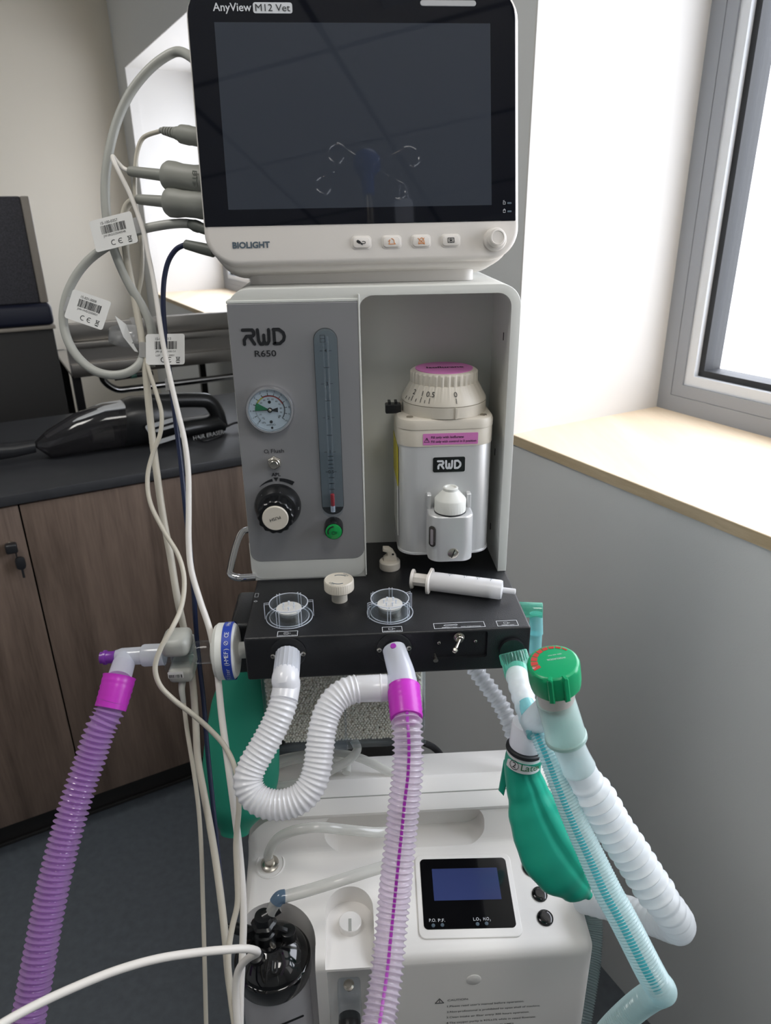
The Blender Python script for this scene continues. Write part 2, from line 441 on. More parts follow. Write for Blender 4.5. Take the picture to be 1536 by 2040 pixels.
M['yellow_ink'] = pbr('yellow_ink', (190, 185, 70), .5)
M['clear'] = clear('clear_plastic', (250, 252, 253), .05, .04, .0, (235, 240, 245), .07)
M['clear_glass'] = clear('clear_cover', (245, 248, 250), .15, .03, 0, (255, 255, 255), .1)
M['canister'] = clear('clear_acrylic', (248, 250, 252), .2, .06, .0, (200, 208, 214), .22)
M['frost'] = clear('frosted_clear_plastic', (236, 239, 246), .3, .15, .66, (238, 241, 248), .3)
M['tubeclear'] = clear('clear_silicone', (244, 244, 242), .4, .12, .38, (240, 240, 236), .5)
M['mint'] = clear('clear_mint_plastic', (176, 238, 222), .35, .08, .22, (150, 232, 212), .45)
M['aqua'] = clear('clear_aqua_plastic', (196, 236, 238), .3, .08, .35, (178, 232, 234), .45)
M['hose_white'] = milky('white_corrugated_plastic', (250, 250, 252), .42, .03, .22, .1)
M['hose_smoke'] = clear('clear_corrugated_plastic', (236, 238, 240), .3, .15, .32, (226, 228, 232), .5)
M['hose_lilac'] = clear('lilac_clear_corrugated', (248, 240, 249), .5, .1, .32, (242, 233, 244), .55)
M['hose_purple'] = clear('purple_clear_corrugated', (232, 206, 240), .5, .1, .3, (218, 182, 232), .65)
M['hose_flex'] = milky('frosted_white_hose', (240, 243, 245), .45, .04, .35, .05)
M['hose_aqua'] = clear('pale_aqua_corrugated', (214, 240, 242), .3, .2, .62, (226, 244, 245), .3)
M['aqua_ink'] = milky('aqua_stripe', (92, 208, 218), .4, .02)
M['magenta'] = milky('magenta_cuff', (214, 62, 208), .3, .02, .3, .03)
M['magenta_line'] = milky('magenta_stripe', (180, 50, 190), .3, .05)
M['violet'] = milky('violet_plug', (150, 70, 190), .4, .08)
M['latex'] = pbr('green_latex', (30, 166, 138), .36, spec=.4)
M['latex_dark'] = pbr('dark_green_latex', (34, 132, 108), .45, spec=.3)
M['capgreen'] = pbr('green_cap', (18, 160, 105), .3)
M['cable'] = pbr('grey_cable', (170, 171, 165), .42)
M['cable_beige'] = pbr('beige_cable', (196, 190, 176), .42)
M['cable_white'] = pbr('white_cable', (226, 222, 216), .4)
M['cable_blue'] = pbr('dark_blue_cable', (26, 36, 66), .4)
M['cable_dark'] = pbr('dark_grey_cable', (58, 64, 64), .4)
M['plug'] = pbr('grey_plug', (142, 143, 136), .5)
M['plugdark'] = pbr('dark_grey_plug', (100, 104, 98), .5)
M['paper'] = pbr('white_sticker', (222, 222, 220), .55)
M['film'] = clear('clear_sticker_film', (235, 235, 235), .4, .1, .35, (225, 225, 225), .3)
M['alum'] = pbr('satin_silver_paint', (206, 207, 208), .36, .5)
M['cream'] = pbr('cream_plastic', (206, 199, 186), .42)
M['pink'] = pbr('pink_label', (208, 122, 186), .45)
M['yellow'] = pbr('yellow_label', (214, 200, 60), .5)
M['greenknob'] = pbr('green_knob_face', (14, 140, 66), .25)
M['redfloat'] = pbr('red_float', (176, 40, 50), .35)
M['concent'] = pbr('white_abs', (236, 233, 229), .4)
M['beads'] = pbr('off_white_granules', (252, 241, 224), .8)
M['fabric'] = pbr('grey_woven_fabric', (66, 66, 72), .8, bump=.6, bscale=500, noise=.35, nscale=260)
M['navy'] = pbr('navy_vinyl', (16, 22, 44), .5)
M['dark'] = pbr('dark_grey_casing', (38, 37, 36), .6)
M['dark2'] = pbr('charcoal_plastic', (34, 35, 38), .35)
M['greyframe'] = pbr('beige_grey_trim', (150, 143, 134), .5)
M['smoke'] = clear('smoked_clear_plastic', (150, 148, 150), .4, .08, .25, (66, 64, 68), .4)
M['hubblue'] = pbr('blue_hub', (32, 74, 150), .4)
M['band_blue'] = pbr('blue_band', (30, 60, 160), .45)
M['silverp'] = pbr('silver_plastic', (176, 178, 180), .4)
# ---------------------------------------------------------------- the room
def RMB(): return MB(ROOM)
V0, U0, U1, FZ, CZ = LEFT_V, BACK_U, FAR_U, -1.0, CEIL_Z
VOUT = 1.06
b = RMB(); b.box(V0 - .4, VOUT, U0 - .1, U1 + .1, FZ - .05, FZ); struct('floor', b, M['floor'], flat=True)
b = RMB(); b.box(V0 - .4, VOUT, U0 - .1, U1 + .1, CZ, CZ + .05); struct('ceiling', b, M['ceiling'], flat=True)
b = RMB(); b.box(V0, VOUT, U1, U1 + .1, FZ, CZ); struct('wall_far', b, M['far_wall'], flat=True)
b = RMB(); b.box(V0 - .1, V0, U0, U1, FZ, CZ); struct('wall_left', b, M['wall'], flat=True)
b = RMB(); b.box(V0, VOUT, U0 - .1, U0, FZ, CZ); struct('wall_behind', b, M['wall'], flat=True)
# unseen ceiling panels, added as fill to raise room light against the windows
for i, (lv, lu) in enumerate(FILL_SPOTS):
    t = thing('added_fill_lamp', 'added square fill lamp on the ceiling, %s' % ('above the viewer' if i == 0 else 'towards the left wall'), 'added fill lamp', (lv, lu, CZ - .02), None, ROOM)
    b = RMB(); b.box(lv - .30, lv + .30, lu - .30, lu + .30, CZ - .012, CZ - .001, .002, 1); obj('frame', b, M['alu_light'], t)
    dl = bpy.data.lights.new('fill_light', 'AREA'); dl.shape = 'SQUARE'; dl.size = .54; dl.energy = FILL_W[i]; dl.color = (1.0, .97, .92)
    lo = bpy.data.objects.new('fill_light', dl); COL.objects.link(lo); lo.parent = t; lo.location = ROOM @ Vector((lv, lu, CZ - .014)) - LOC[t.name]
SILL_T = .019
b = RMB()
b.box(WALL_V, VOUT, U0, U1, FZ, -SILL_T)
b.box(WALL_V, VOUT, U0, U1, WIN_Z[1], CZ)
for a, c in ((U0, WIN_NEAR[0]), (WIN_NEAR[1], WIN_FAR[0]), (WIN_FAR[1], U1)):
    b.box(WALL_V, VOUT, a, c, -SILL_T, WIN_Z[1])
struct('wall_right', b, M['wall'], flat=True)
for i, (a, c) in enumerate((WIN_FAR, WIN_NEAR), 1):
    # plaster lining of the recess, with a slightly raised corner bead along the room edge
    b = RMB(); e = .0015
    b.box(WALL_V + .001, GLASS_V + .01, c - e, c, 0, WIN_Z[1]); b.box(WALL_V + .001, GLASS_V + .01, a, a + e, 0, WIN_Z[1])
    b.box(WALL_V + .001, GLASS_V + .01, a, c, WIN_Z[1] - e, WIN_Z[1])
    b.box(WALL_V - .0005, WALL_V + .045, c - .004, c, 0, WIN_Z[1]); b.box(WALL_V - .0005, WALL_V + .045, a, a + .004, 0, WIN_Z[1])
    struct('trim_%d' % (2 * i), b, M['reveal'], flat=True)
    b = RMB(); b.box(WALL_V - .003, GLASS_V + .03, a, c, -SILL_T + .0006, 0, .0006, 1)
    s = struct('trim_%d' % (2 * i - 1), b, M['pine'])
    b = RMB(); b.box(WALL_V - .0036, WALL_V - .0028, a, c, -SILL_T + .001, -.0008); struct('sill_edge', b, M['ply_edge'], s, flat=True)
    # window: outer frame, sash, pale bead, gasket, pane
    def ring(mb, v0, v1, w0, w1):
        """frame band between w0 and w1 in from the opening"""
        z0, z1 = WIN_Z
        mb.box(v0, v1, c - w1, c - w0, z0 + w0, z1 - w0); mb.box(v0, v1, a + w0, a + w1, z0 + w0, z1 - w0)
        mb.box(v0, v1, a + w1, c - w1, z0 + w0, z0 + w1); mb.box(v0, v1, a + w1, c - w1, z1 - w1, z1 - w0)
    b = RMB(); ring(b, GLASS_V, VOUT + .01, 0, .032); ring(b, GLASS_V + .0012, VOUT + .01, .0325, .056)
    w = struct('window_%d' % i, b, M['alu'], flat=True)
    b = RMB(); ring(b, GLASS_V + .006, VOUT, .056, .076); struct('glazing_bead', b, M['alu_light'], w, flat=True)
    b = RMB(); ring(b, GLASS_V + .018, VOUT - .01, .076, .088); struct('gasket', b, M['rubber'], w, flat=True)
    b = RMB(); b.box(GLASS_V + .03, GLASS_V + .036, a + .07, c - .07, WIN_Z[0] + .07, WIN_Z[1] - .07); struct('pane', b, M['pane'], w, flat=True)
# baseboard along the window wall
# ---------------------------------------------------------------- counter along the room
CU = 0.7959; WT_Z1, WT_Z0 = -.118, -.1395; CAB_Z = -.90; SEAM = -.2217
def cabinet(name_label, v0, v1, lock=False):
    t = thing('storage_cabinet', name_label, 'cabinet', ((v0 + v1) / 2, CU + .3, FZ), None, ROOM)
    b = RMB(); b.box(v0 + .001, v1 - .001, CU + .021, CU + .58, CAB_Z, WT_Z0 - .0005); b.box(v0 + .001, v1 - .001, CU + .07, CU + .56, FZ, CAB_Z); obj('carcass', b, M['dark'], t, flat=True)
    b = RMB(); b.box(v0 + .0015, v1 - .0015, CU, CU + .019, CAB_Z, WT_Z0 - .004, .0012, 2); d = obj('door', b, M['walnut'], t)
    return t, d
tL, dL = cabinet('grey-brown wood cabinet at left with a lock and hanging keys', -1.05, SEAM)
tR, dR = cabinet('grey-brown wood cabinet under the counter, directly left of the anaesthesia machine', SEAM, .60)
b = RMB(); b.box(-1.05, .60, CU + .055, CU + .069, FZ, CAB_Z - .001); o = struct('baseboard_counter', b, M['plinth'], flat=True)
b = RMB(); b.box(-1.05, .60, CU + .049, CU + .055, FZ + .002, FZ + .012, .002, 2); struct('plinth_seal', b, M['dark'], o)
b = RMB(); b.box(-1.06, .604, CU - .004, CU + .60, WT_Z0, WT_Z1, .002, 2)
tag(obj('worktop', b, M['worktop']), 'black worktop lying across the wood cabinets under the handheld vacuum', 'worktop')
# lock and keys in the left cabinet's door
L0 = Vector((-.251, CU, -.222))
b = RMB(); b.lathe([(.0085, 0), (.0085, .003), (.0065, .006), (.0035, .0065), (0, .0065)], L0, (0, -1, 0), 24); lk = obj('lock', b, M['steel'], dL)
b = RMB(); b.box(L0.x - .011, L0.x + .011, L0.y - .024, L0.y - .0062, L0.z - .011, L0.z + .009, .004)
b.cyl(L0 + Vector((.006, -.02, -.012)), L0 + Vector((.006, -.02, -.02)), .0015, n=8)
b.prism([(x, y) for x, y in rrect(.018, .028, .008)], L0 + Vector((.010, -.015, -.036)), (1, 0, 0), (0, 0, 1), .006, .002)
b.box(L0.x + .008, L0.x + .0125, L0.y - .02, L0.y - .018, L0.z - .068, L0.z - .048); obj('keys', b, M['dark2'], dL)

# ---------------------------------------------------------------- beyond the counter
CUR = -.70408            # camera's u
def steel_table():
    u0 = CUR + 2.45; t = thing('steel_treatment_table', 'stainless steel treatment table with a dark tube frame, standing beyond the counter', 'table', (.35, u0 + .3, FZ), None, ROOM)
    b = RMB(); b.box(.0, .60, u0, u0 + .022, .02, .075, .004, 2); obj('basin_rim', b, M['stainless'], t)
    b = RMB(); b.box(.0, .60, u0 - .03, u0 + .02, .0, .02, .002, 2); b.box(-.0, .6, u0 - .012, u0 + .02, -.045, 0); b.box(0, .6, u0 - .035, u0 + .02, -.085, -.045, .002, 2); b.box(0, .6, u0 + .02, u0 + .5, -.09, -.08); obj('basin_body', b, M['stainless'], t)
    b = RMB(); y = u0 + .02
    b.tube([(.09, y, -.08), (.095, y, -.115), (.13, y, -.147), (.18, y, -.15), (.3, y, -.15), (.55, y, -.15)], .011, 14, smooth=8); obj('tube_frame', b, M['chrome'], t)
    for vv, uu in ((.54, y), (.54, u0 + .5), (.02, u0 + .5)):
        b = RMB(); b.box(vv - .012, vv + .012, uu - .012, uu + .012, FZ, -.08); obj('leg', b, M['black'], t)
    b = RMB(); b.box(.0, .025, u0 + .0, u0 + .025, FZ, -.08); obj('leg', b, M['black'], t)
    b = RMB(); b.cyl((.12, u0 - .04, -.098), (.24, u0 - .04, -.094), .008); obj('handle_bar', b, M['dark2'], t); 
    b = RMB(); b.cyl((.17, u0 - .041, -.0965), (.187, u0 - .041, -.096), .0085); obj('indicator', b, M['mint'], t)
steel_table()
u0 = CUR + 2.35
t = thing('equipment_cabinet', 'dark grey boxy equipment cabinet beyond the counter at the left edge', 'cabinet', (-.4, u0 + .2, FZ), None, ROOM)
b = RMB(); b.box(-.9, -.035, u0, u0 + .45, FZ, .078, .004, 2); obj('casing', b, M['dark'], t)
b = RMB(); b.box(-.9, -.028, u0 - .012, u0 + .45, .0785, .09, .003, 2); obj('top_edge', b, M['greyframe'], t)
b = RMB(); b.box(-.88, -.03, u0 - .02, u0 + .4, .091, .15, .012, 3)
tag(obj('padded_cushion', b, M['navy']), 'navy blue vinyl cushion lying on the dark equipment cabinet', 'cushion')
t = thing('backrest_panel', 'upright grey woven backrest panel with a beige edge trim, standing on the navy cushion', 'backrest', (-.4, u0 + .1, .151), None, ROOM)
b = RMB(); b.box(-.86, -.055, u0 + .02, u0 + .06, .151, .434, .004, 2); obj('woven_panel', b, M['fabric'], t)
b = RMB(); b.box(-.055, -.033, u0 + .01, u0 + .075, .151, .434, .004, 2); obj('edge_trim', b, M['greyframe'], t)
# handheld vacuum lying on the worktop
def vacuum():
    uu = CUR + 1.71; zb = WT_Z1
    t = thing('handheld_vacuum', 'black handheld vacuum cleaner lying on the worktop', 'vacuum cleaner', (.1, uu, zb), None, ROOM)
    def P(px, py):
        d = FWD + RIGHT * ((px - 768) / FPX) - UP * ((py - 1020) / FPX); k = (uu - CAM.dot(UV)) / d.dot(UV); q = CAM + d * k
        return q.dot(VV), max(q.z, zb + .002)
    def shell(name, mat, tops, bots, half, par=t, mb=None):
        """body lofted between an upper and a lower outline"""
        b = mb or RMB(); q = bmesh.new(); rings = []
        for (tp, bt, hw) in zip(tops, bots, half):
            a, c = P(*tp), P(*bt); ring = []
            for k in range(20):
                an = 2 * PI * k / 20; cs = math.cos(an); sn = math.sin(an)
                f = .5 + .5 * sn; ring.append(q.verts.new((c[0] + (a[0] - c[0]) * f, uu + hw * (abs(cs) ** .7) * (1 if cs > 0 else -1), c[1] + (a[1] - c[1]) * f)))
            rings.append(ring)
        for i in range(len(rings) - 1):
            for k in range(20): q.faces.new((rings[i][k], rings[i][(k + 1) % 20], rings[i + 1][(k + 1) % 20], rings[i + 1][k]))
        q.faces.new(rings[0][::-1]); q.faces.new(rings[-1]); bmesh.ops.recalc_face_normals(q, faces=q.faces[:]); b._merge(q)
        return obj(name, b, mat, par)
    shell('nozzle', M['dark2'], [(-40, 886), (30, 882), (68, 876)], [(-40, 921), (30, 910), (72, 900)], [.02, .02, .018])
    shell('dust_cup', M['smoke'], [(66, 884), (95, 858), (150, 825), (205, 805), (245, 800)], [(70, 890), (102, 917), (150, 916), (205, 912), (250, 906)], [.012, .035, .045, .048, .05])
    shell('filter_holder', M['cable'], [(182, 858), (222, 848)], [(184, 880), (224, 876)], [.03, .036])
    shell('cup_trim', M['silverp'], [(88, 866), (150, 827), (205, 806), (244, 800)], [(96, 870), (152, 837), (206, 817), (245, 812)], [.02, .03, .034, .036])
    shell('motor_housing', M['blackp'], [(244, 797), (262, 791), (300, 789), (345, 792), (350, 840)], [(248, 908), (270, 903), (330, 893), (352, 888), (372, 884)], [.052, .054, .05, .045, .04])
    b = RMB(); h = [(300, 800), (345, 798), (390, 797), (415, 800), (430, 818), (440, 850)]
    b.tube([(P(*q)[0], uu, P(*q)[1]) for q in h], .018, 16, smooth=6); 
    obj('handle', b, M['blackp'], t)
    shell('battery_grip', M['blackp'], [(345, 838), (380, 832), (430, 825), (447, 840)], [(350, 888), (380, 884), (430, 872), (445, 862)], [.04, .035, .03, .02])
    b = RMB()
    for q in ([(282, 838), (300, 868), (352, 852), (338, 822)],):
        pts = [P(*k) for k in q] + [P(*q[0])]; b.stroke(pts, .009, (0, uu - .0620, 0), (1, 0, 0), (0, 0, 1), .004)
        b.stroke([P(300, 845), P(345, 832)], .006, (0, uu - .0620, 0), (1, 0, 0), (0, 0, 1), .004)
    obj('vent_trim', b, M['silverp'], t)
    b = RMB(); p0, p1 = P(377, 871), P(436, 855); d = Vector((p1[0] - p0[0], 0, p1[1] - p0[1]))
    b.text('HAIR ERASER', (p0[0], uu - .0435, p0[1]), d, Vector((-d.z, 0, d.x)), .010, d.length); obj('lettering', b, M['silverp'], t)
    b = RMB(); e = [(P(446, 852), 0), (P(470, 842), .0), (P(500, 850), .02)]
    b.tube([(q[0], uu + k, q[1]) for q, k in e], .003, 10, smooth=6)
    b.tube([(P(440, 868)[0], uu - .02, zb + .004), (P(430, 885)[0], uu - .05, zb + .004), (P(395, 893)[0], uu - .07, zb + .004), (P(385, 880)[0], uu - .03, zb + .004)], .0025, 8)
    obj('power_cord', b, M['black'], t)
vacuum()
# drip stand behind the viewer; it shows as a reflection in the dark monitor screen
def drip_stand():
    c = Vector((.30, -1.02, FZ)); t = thing('drip_stand', 'drip stand with a blue hub and wire hooks, reflected in the dark monitor screen', 'drip stand', c)
    b = MB(); b.cyl(c + Vector((0, 0, .06)), c + Vector((-.02, .03, 1.89)), .009); obj('pole', b, M['steel'], t)
    b = MB()
    for k in range(5):
        a = 2 * PI * k / 5 + 1.0; b.tube([c + Vector((0, 0, .08)), c + Vector((.12 * math.cos(a), .12 * math.sin(a), .07)), c + Vector((.28 * math.cos(a), .28 * math.sin(a), .03))], .012, 10); 
        b.lathe([(.0, 0), (.014, .004), (.014, .02), (0, .024)], c + Vector((.28 * math.cos(a), .28 * math.sin(a), 0)))
    obj('foot', b, M['dark2'], t)
    h = c + Vector((-.02, .03, 1.93)); b = MB()
    b.lathe([(.014, -.075), (.016, -.03), (.026, -.02), (.032, -.012), (.032, .012), (.024, .024), (0, .026)], h); obj('hub', b, M['hubblue'], t)
    for (dx, dy, dz) in ((-.07, .02, .035), (.10, .02, .03), (-.10, -.02, -.02), (.07, -.02, -.03)):
        b = MB(); e = h + Vector((dx, dy, dz)); sg = 1 if dx > 0 else -1
        b.tube([h, h.lerp(e, .6), e, e + Vector((sg * .02, 0, -.012)), e + Vector((sg * .022, 0, -.034)), e + Vector((sg * .002, 0, -.046)), e + Vector((-sg * .012, 0, -.032))], .003, 10, smooth=6); obj('hook', b, M['chrome'], t)
    b = MB(); e = h + Vector((.088, -.02, -.115)); b.prism(rrect(.045, .085, .01), e, (1, 0, 0), (0, 0, 1), .012, .004); b.tube([e + Vector((-.012, 0, .04)), e + Vector((-.004, 0, .075)), e + Vector((.004, 0, .075)), e + Vector((.012, 0, .04))], .002, 8)
    tag(obj('fluid_bag', b, M['frost']), 'small clear bag hanging on a drip stand hook, reflected in the dark screen', 'fluid bag')
drip_stand()
# ---------------------------------------------------------------- anaesthesia machine
W_, H_, XD, BD, DEP, TWALL = .290, .3177, .1281, .090, .165, .0098
mach = thing('anaesthesia_machine', 'white and black benchtop anaesthesia machine carrying the monitor, with pressure gauge and flowmeter', 'anaesthesia machine', (.145, 0, -.05))
R_ = .022
def arch(x0, x1, z0, z1, r, n=8):
    """outline of an upside-down U with round top corners"""
    o = [(x0, z0), (x1, z0)]
    o += [(x1 - r + r * math.cos(a), z1 - r + r * math.sin(a)) for a in [PI / 2 * k / n for k in range(n + 1)]]
    o += [(x0 + r + r * math.cos(a), z1 - r + r * math.sin(a)) for a in [PI / 2 + PI / 2 * k / n for k in range(n + 1)]]
    return o
# outer hood: a bent sheet, open at the front on the right
outer = arch(0, W_, 0.0, H_, R_)
b = MB(); b.prism(outer, (0, DEP, 0), (1, 0, 0), (0, 0, 1), DEP, .0012, 2); hood = obj('hood', b, M['white2'], mach)
c1 = MB(); c1.prism(arch(XD + .0005, W_ - TWALL, -.05, H_ - .0085, R_ - .008), (0, BD, 0), (1, 0, 0), (0, 0, 1), BD + .05)
cut(hood, [c1])
# left control column: face panel with a bent white band above and below
b = MB()
b.prism(rrect(XD - .001, .2795, (.001, .001, .012, .012), 6, XD / 2, .0245 + .2795 / 2), (0, .002, 0), (1, 0, 0), (0, 0, 1), .0035, .0006, 1); panel = obj('control_panel', b, M['panelgrey'], mach)
b = MB()                                        # lower chin, bent back under the panel
b.prism(rrect(XD + .0008, .046, (.001, .001, .014, .014), 8, XD / 2, .0245), (0, .012, 0), (1, 0, 0), (0, 0, 1), .0128, .004, 3); obj('chin', b, M['white2'], mach)
b = MB(); b.box(.0, XD + .0012, -.0012, .02, .3042, .3068, .0004, 1); b.box(XD - .0004, XD + .0014, -.0018, BD, .003, .311, .0004, 1); obj('seam', b, M['white2'], mach)
# screw slots in the side wall of the vaporiser bay
for y, z in ((.03, .262), (.045, .13), (.05, .035)):
    b = MB(); b.box(W_ - TWALL - .0004, W_ - TWALL + .0005, y - .001, y + .001, z - .004, z + .004); obj('screw_slot', b, M['ink'], mach)

F = -.0017      # face of the control panel
# lettering
b = MB(); o = (0, F, 0); w = .0031; x0, z0, hh = .0138, .2653, .0138
b.stroke([(x0, z0 + hh), (x0 + .0095, z0 + hh), (x0 + .0108, z0 + hh - .002), (x0 + .0108, z0 + hh - .0045), (x0 + .0095, z0 + hh - .006), (x0 + .0035, z0 + hh - .006), (x0 + .0009, z0 + .0042), (x0 + .0009, z0)], w, o, X_, Z_)
b.stroke([(x0 + .0062, z0 + hh - .0062), (x0 + .0108, z0)], w, o, X_, Z_)
x1 = x0 + .0145
b.stroke([(x1, z0 + hh), (x1 + .0005, z0 + .003), (x1 + .002, z0), (x1 + .0045, z0), (x1 + .0058, z0 + .003), (x1 + .0058, z0 + hh * .62)], w, o, X_, Z_)
b.stroke([(x1 + .0058, z0 + .003), (x1 + .0072, z0), (x1 + .009, z0), (x1 + .0107, z0 + .003), (x1 + .0110, z0 + hh)], w, o, X_, Z_)
x2 = x1 + .0155
b.stroke([(x2, z0), (x2 + .0055, z0), (x2 + .0095, z0 + .0032), (x2 + .0105, z0 + hh * .5), (x2 + .0095, z0 + hh - .0032), (x2 + .0055, z0 + hh), (x2, z0 + hh)], w, o, X_, Z_)
b.stroke([(x2 + .0005, z0), (x2 + .0005, z0 + hh)], w, o, X_, Z_)
obj('maker_logo', b, M['ink'], panel); b = MB()
b.text('R650', (.0238, F, .2529), X_, Z_, .0060, .0213, bold=.012)
obj('model_lettering', b, M['ink'], panel); b = MB()
b.text('O', (.0249, F, .1517), X_, Z_, .0044); b.text('2', (.0288, F, .1510), X_, Z_, .0024); b.text('Flush', (.0322, F, .1519), X_, Z_, .0044, .0135)
obj('flush_lettering', b, M['ink'], panel); b = MB()
b.text('APL', (.0307, F, .1259), X_, Z_, .0038, .0098, bold=.02)
b.prism([(.0327, .1244), (.0377, .1244), (.0352, .1200)], o, X_, Z_, .0003)
ac = Vector((.0352, .0911))
def arcband(a0, a1, r0a, r1a, r0b, r1b, n=12):
    ins, outs = [], []
    for k in range(n + 1):
        f = k / n; an = math.radians(a0 + (a1 - a0) * f); ra = r0a + (r0b - r0a) * f; rb = r1a + (r1b - r1a) * f
        ins.append((ac.x + ra * math.cos(an), ac.y + ra * math.sin(an))); outs.append((ac.x + rb * math.cos(an), ac.y + rb * math.sin(an)))
    return ins + outs[::-1]
b.prism(arcband(97, 128, .0292, .0322, .0292, .0296), o, X_, Z_, .0003); b.prism(arcband(83, 55, .0292, .0325, .0292, .0338), o, X_, Z_, .0003)
obj('valve_lettering', b, M['ink'], panel)

# pressure gauge
G = Vector((.0350, F, .1993)); GR = .0249
g = obj('pressure_gauge', MB().lathe([(GR, 0), (GR, .005), (GR - .0012, .0072), (GR - .0030, .0072), (GR - .0036, .004), (GR - .0036, .0035), (0, .0035)], G, (0, -1, 0), 64), M['chrome'], mach)
b = MB(); b.lathe([(GR - .0037, .0036), (GR - .0037, .0042), (0, .0042)], G, (0, -1, 0), 56); obj('dial_face', b, M['gaugeface'], g)
gf = G + Vector((0, -.0043, 0)); k_ = GR / .63     # photo dial units
b = MB(); bg = MB(); by = MB(); br = MB()
def gp(an, r): return (gf.x + r * math.cos(math.radians(an)), gf.z + r * math.sin(math.radians(an)))
GO = (0, gf.y, 0)
# scale: -2..10 kPa runs clockwise from 225 to -37 degrees
def kang(v): return 182 - v * 21.8
for i in range(-20, 101, 2):
    v = i / 10; an = kang(v); big = (i % 10 == 0)
    if i % 5 == 0: b.stroke([gp(an, GR * .61), gp(an, GR * (.70 if big else .66))], .0005 if big else .0003, GO, X_, Z_, .0002)
    b.stroke([gp(an, GR * .56), gp(an, GR * .605)], .00022, GO, X_, Z_, .0002)
b.stroke([gp(kang(v / 10), GR * .605) for v in range(30, 101, 3)], .0006, GO, X_, Z_, .0002)
br.stroke([gp(kang(v / 10), GR * .585) for v in range(30, 75, 3)], .0008, GO, X_, Z_, .00025)
by.stroke([gp(kang(v / 10), GR * .58) for v in range(15, 31, 3)], .0013, GO, X_, Z_, .00025)
bg.prism([(gf.x, gf.z)] + [gp(kang(v / 10), GR * .61) for v in range(0, 16, 1)][::-1], GO, X_, Z_, .0002)
for v in range(-2, 11):
    p = gp(kang(v), GR * .79); b.text(str(v), (p[0], gf.y, p[1] - .0009), X_, Z_, .0019, align='CENTER', depth=.0002)
for v in (-20, -10, 20, 30, 40, 50, 60, 70, 80, 90, 100):
    p = gp(kang(v / 10), GR * .455); b.text(str(v), (p[0], gf.y, p[1] - .0007), X_, Z_, .0017, align='CENTER', depth=.0002)
b.text('kPa', (gf.x - .0090, gf.y, gf.z - .0140), X_, Z_, .0020); b.text('cmH2O', (gf.x, gf.y, gf.z - .0165), X_, Z_, .0020, align='CENTER')
b.prism(circ(.0012, 14, gf.x + .0008, gf.z - .0188), GO, X_, Z_, .0003)
b.text('+', (gf.x + .0075, gf.y, gf.z - .0095), X_, Z_, .003); b.text('-', (gf.x - .0072, gf.y, gf.z - .0105), X_, Z_, .004)
b.prism(circ(.0016, 16, gf.x, gf.z + .0082), GO, X_, Z_, .0002); b.prism(circ(.0016, 16, gf.x + .0003, gf.z - .0125), GO, X_, Z_, .0002)
obj('scale_print', b, M['ink'], g); obj('green_sector', bg, M['green_ink'], g); obj('yellow_arc', by, M['yellow_ink'], g); obj('red_arc', br, M['red_ink'], g)
b = MB(); na = (0, gf.y - .0009, 0)
b.prism([gp(182, GR * .72), (gf.x, gf.z - .0004), (gf.x + .008, gf.z - .0023), (gf.x + .0082, gf.z + .0026), (gf.x + .003, gf.z + .0008), (gf.x, gf.z + .0006)], na, X_, Z_, .0004)
b.lathe([(.0026, 0), (.0026, .0012), (.0018, .0014), (0, .0014)], gf + Vector((0, -.0006, 0)), (0, -1, 0), 24); obj('needle', b, M['ink'], g)
b = MB(); b.lathe([(.0017, .0019), (.0012, .0026), (0, .0027)], gf, (0, -1, 0), 20); obj('needle_boss', b, M['steel'], g)
b = MB(); b.lathe([(GR - .0032, .0062), (GR - .0032, .0066), (0, .0066)], G, (0, -1, 0), 48); obj('gauge_glass', b, M['clear_glass'], g)

# oxygen flush button
Q = Vector((.0349, F, .1413)); b = MB()
b.lathe([(.0074, 0), (.0074, .0022), (.0068, .0028), (.0058, .0028)], Q, (0, -1, 0), 6, caps=True, ref=(0, 0, 1)); b.lathe([(.0060, .002), (.0060, .0045), (.0055, .005), (0, .005)], Q, (0, -1, 0), 32); fb = obj('flush_button', b, M['steel'], mach)
b = MB(); b.lathe([(.0044, .005), (.0044, .0085), (.0040, .009), (0, .0088)], Q, (0, -1, 0), 32); obj('plunger', b, M['steel'], fb)

# APL valve: dial skirt, fluted knob, grey push disc
A = Vector((.0352, F, .0922)); b = MB(); ax = Vector((0, -1, -.0))
b.lathe([(.0250, 0), (.0250, .004), (.0235, .010), (.0205, .0150), (.018, .0160), (0, .016)], A, ax, 64); apl = obj('apl_valve', b, M['blackp'], mach)
b = MB(); b.lathe([(.0176, .0150), (.0176, .0290), (.0182, .0300), (.0182, .0330), (.0172, .0342), (0, .0342)], A, ax, 96, rf=lambda an, i: 1 + .035 * math.cos(14 * an)); kn = obj('fluted_knob', b, M['blackp'], apl)
b = MB(); b.lathe([(.0136, .0343), (.0136, .0358), (.0128, .0365), (0, .0365)], A, ax, 48); obj('push_disc', b, M['cream'], apl)
b = MB(); tl = math.radians(197); b.text('PUSH', A + Vector((.0, -.0366, 0)) + Vector((math.cos(tl + PI / 2), 0, math.sin(tl + PI / 2))) * -.0015, (math.cos(tl), 0, math.sin(tl)), (-math.sin(tl), 0, math.cos(tl)), .0034, .0115, align='CENTER'); obj('push_lettering', b, M['ink'], apl)
b = MB(); b.text('MIN', A + Vector((-.0002, -.0095, .0205)), X_, (0, -.5, .8), .0026, .0064, align='CENTER', depth=.0022); obj('dial_print', b, M['inkwhite'], apl); b = MB()
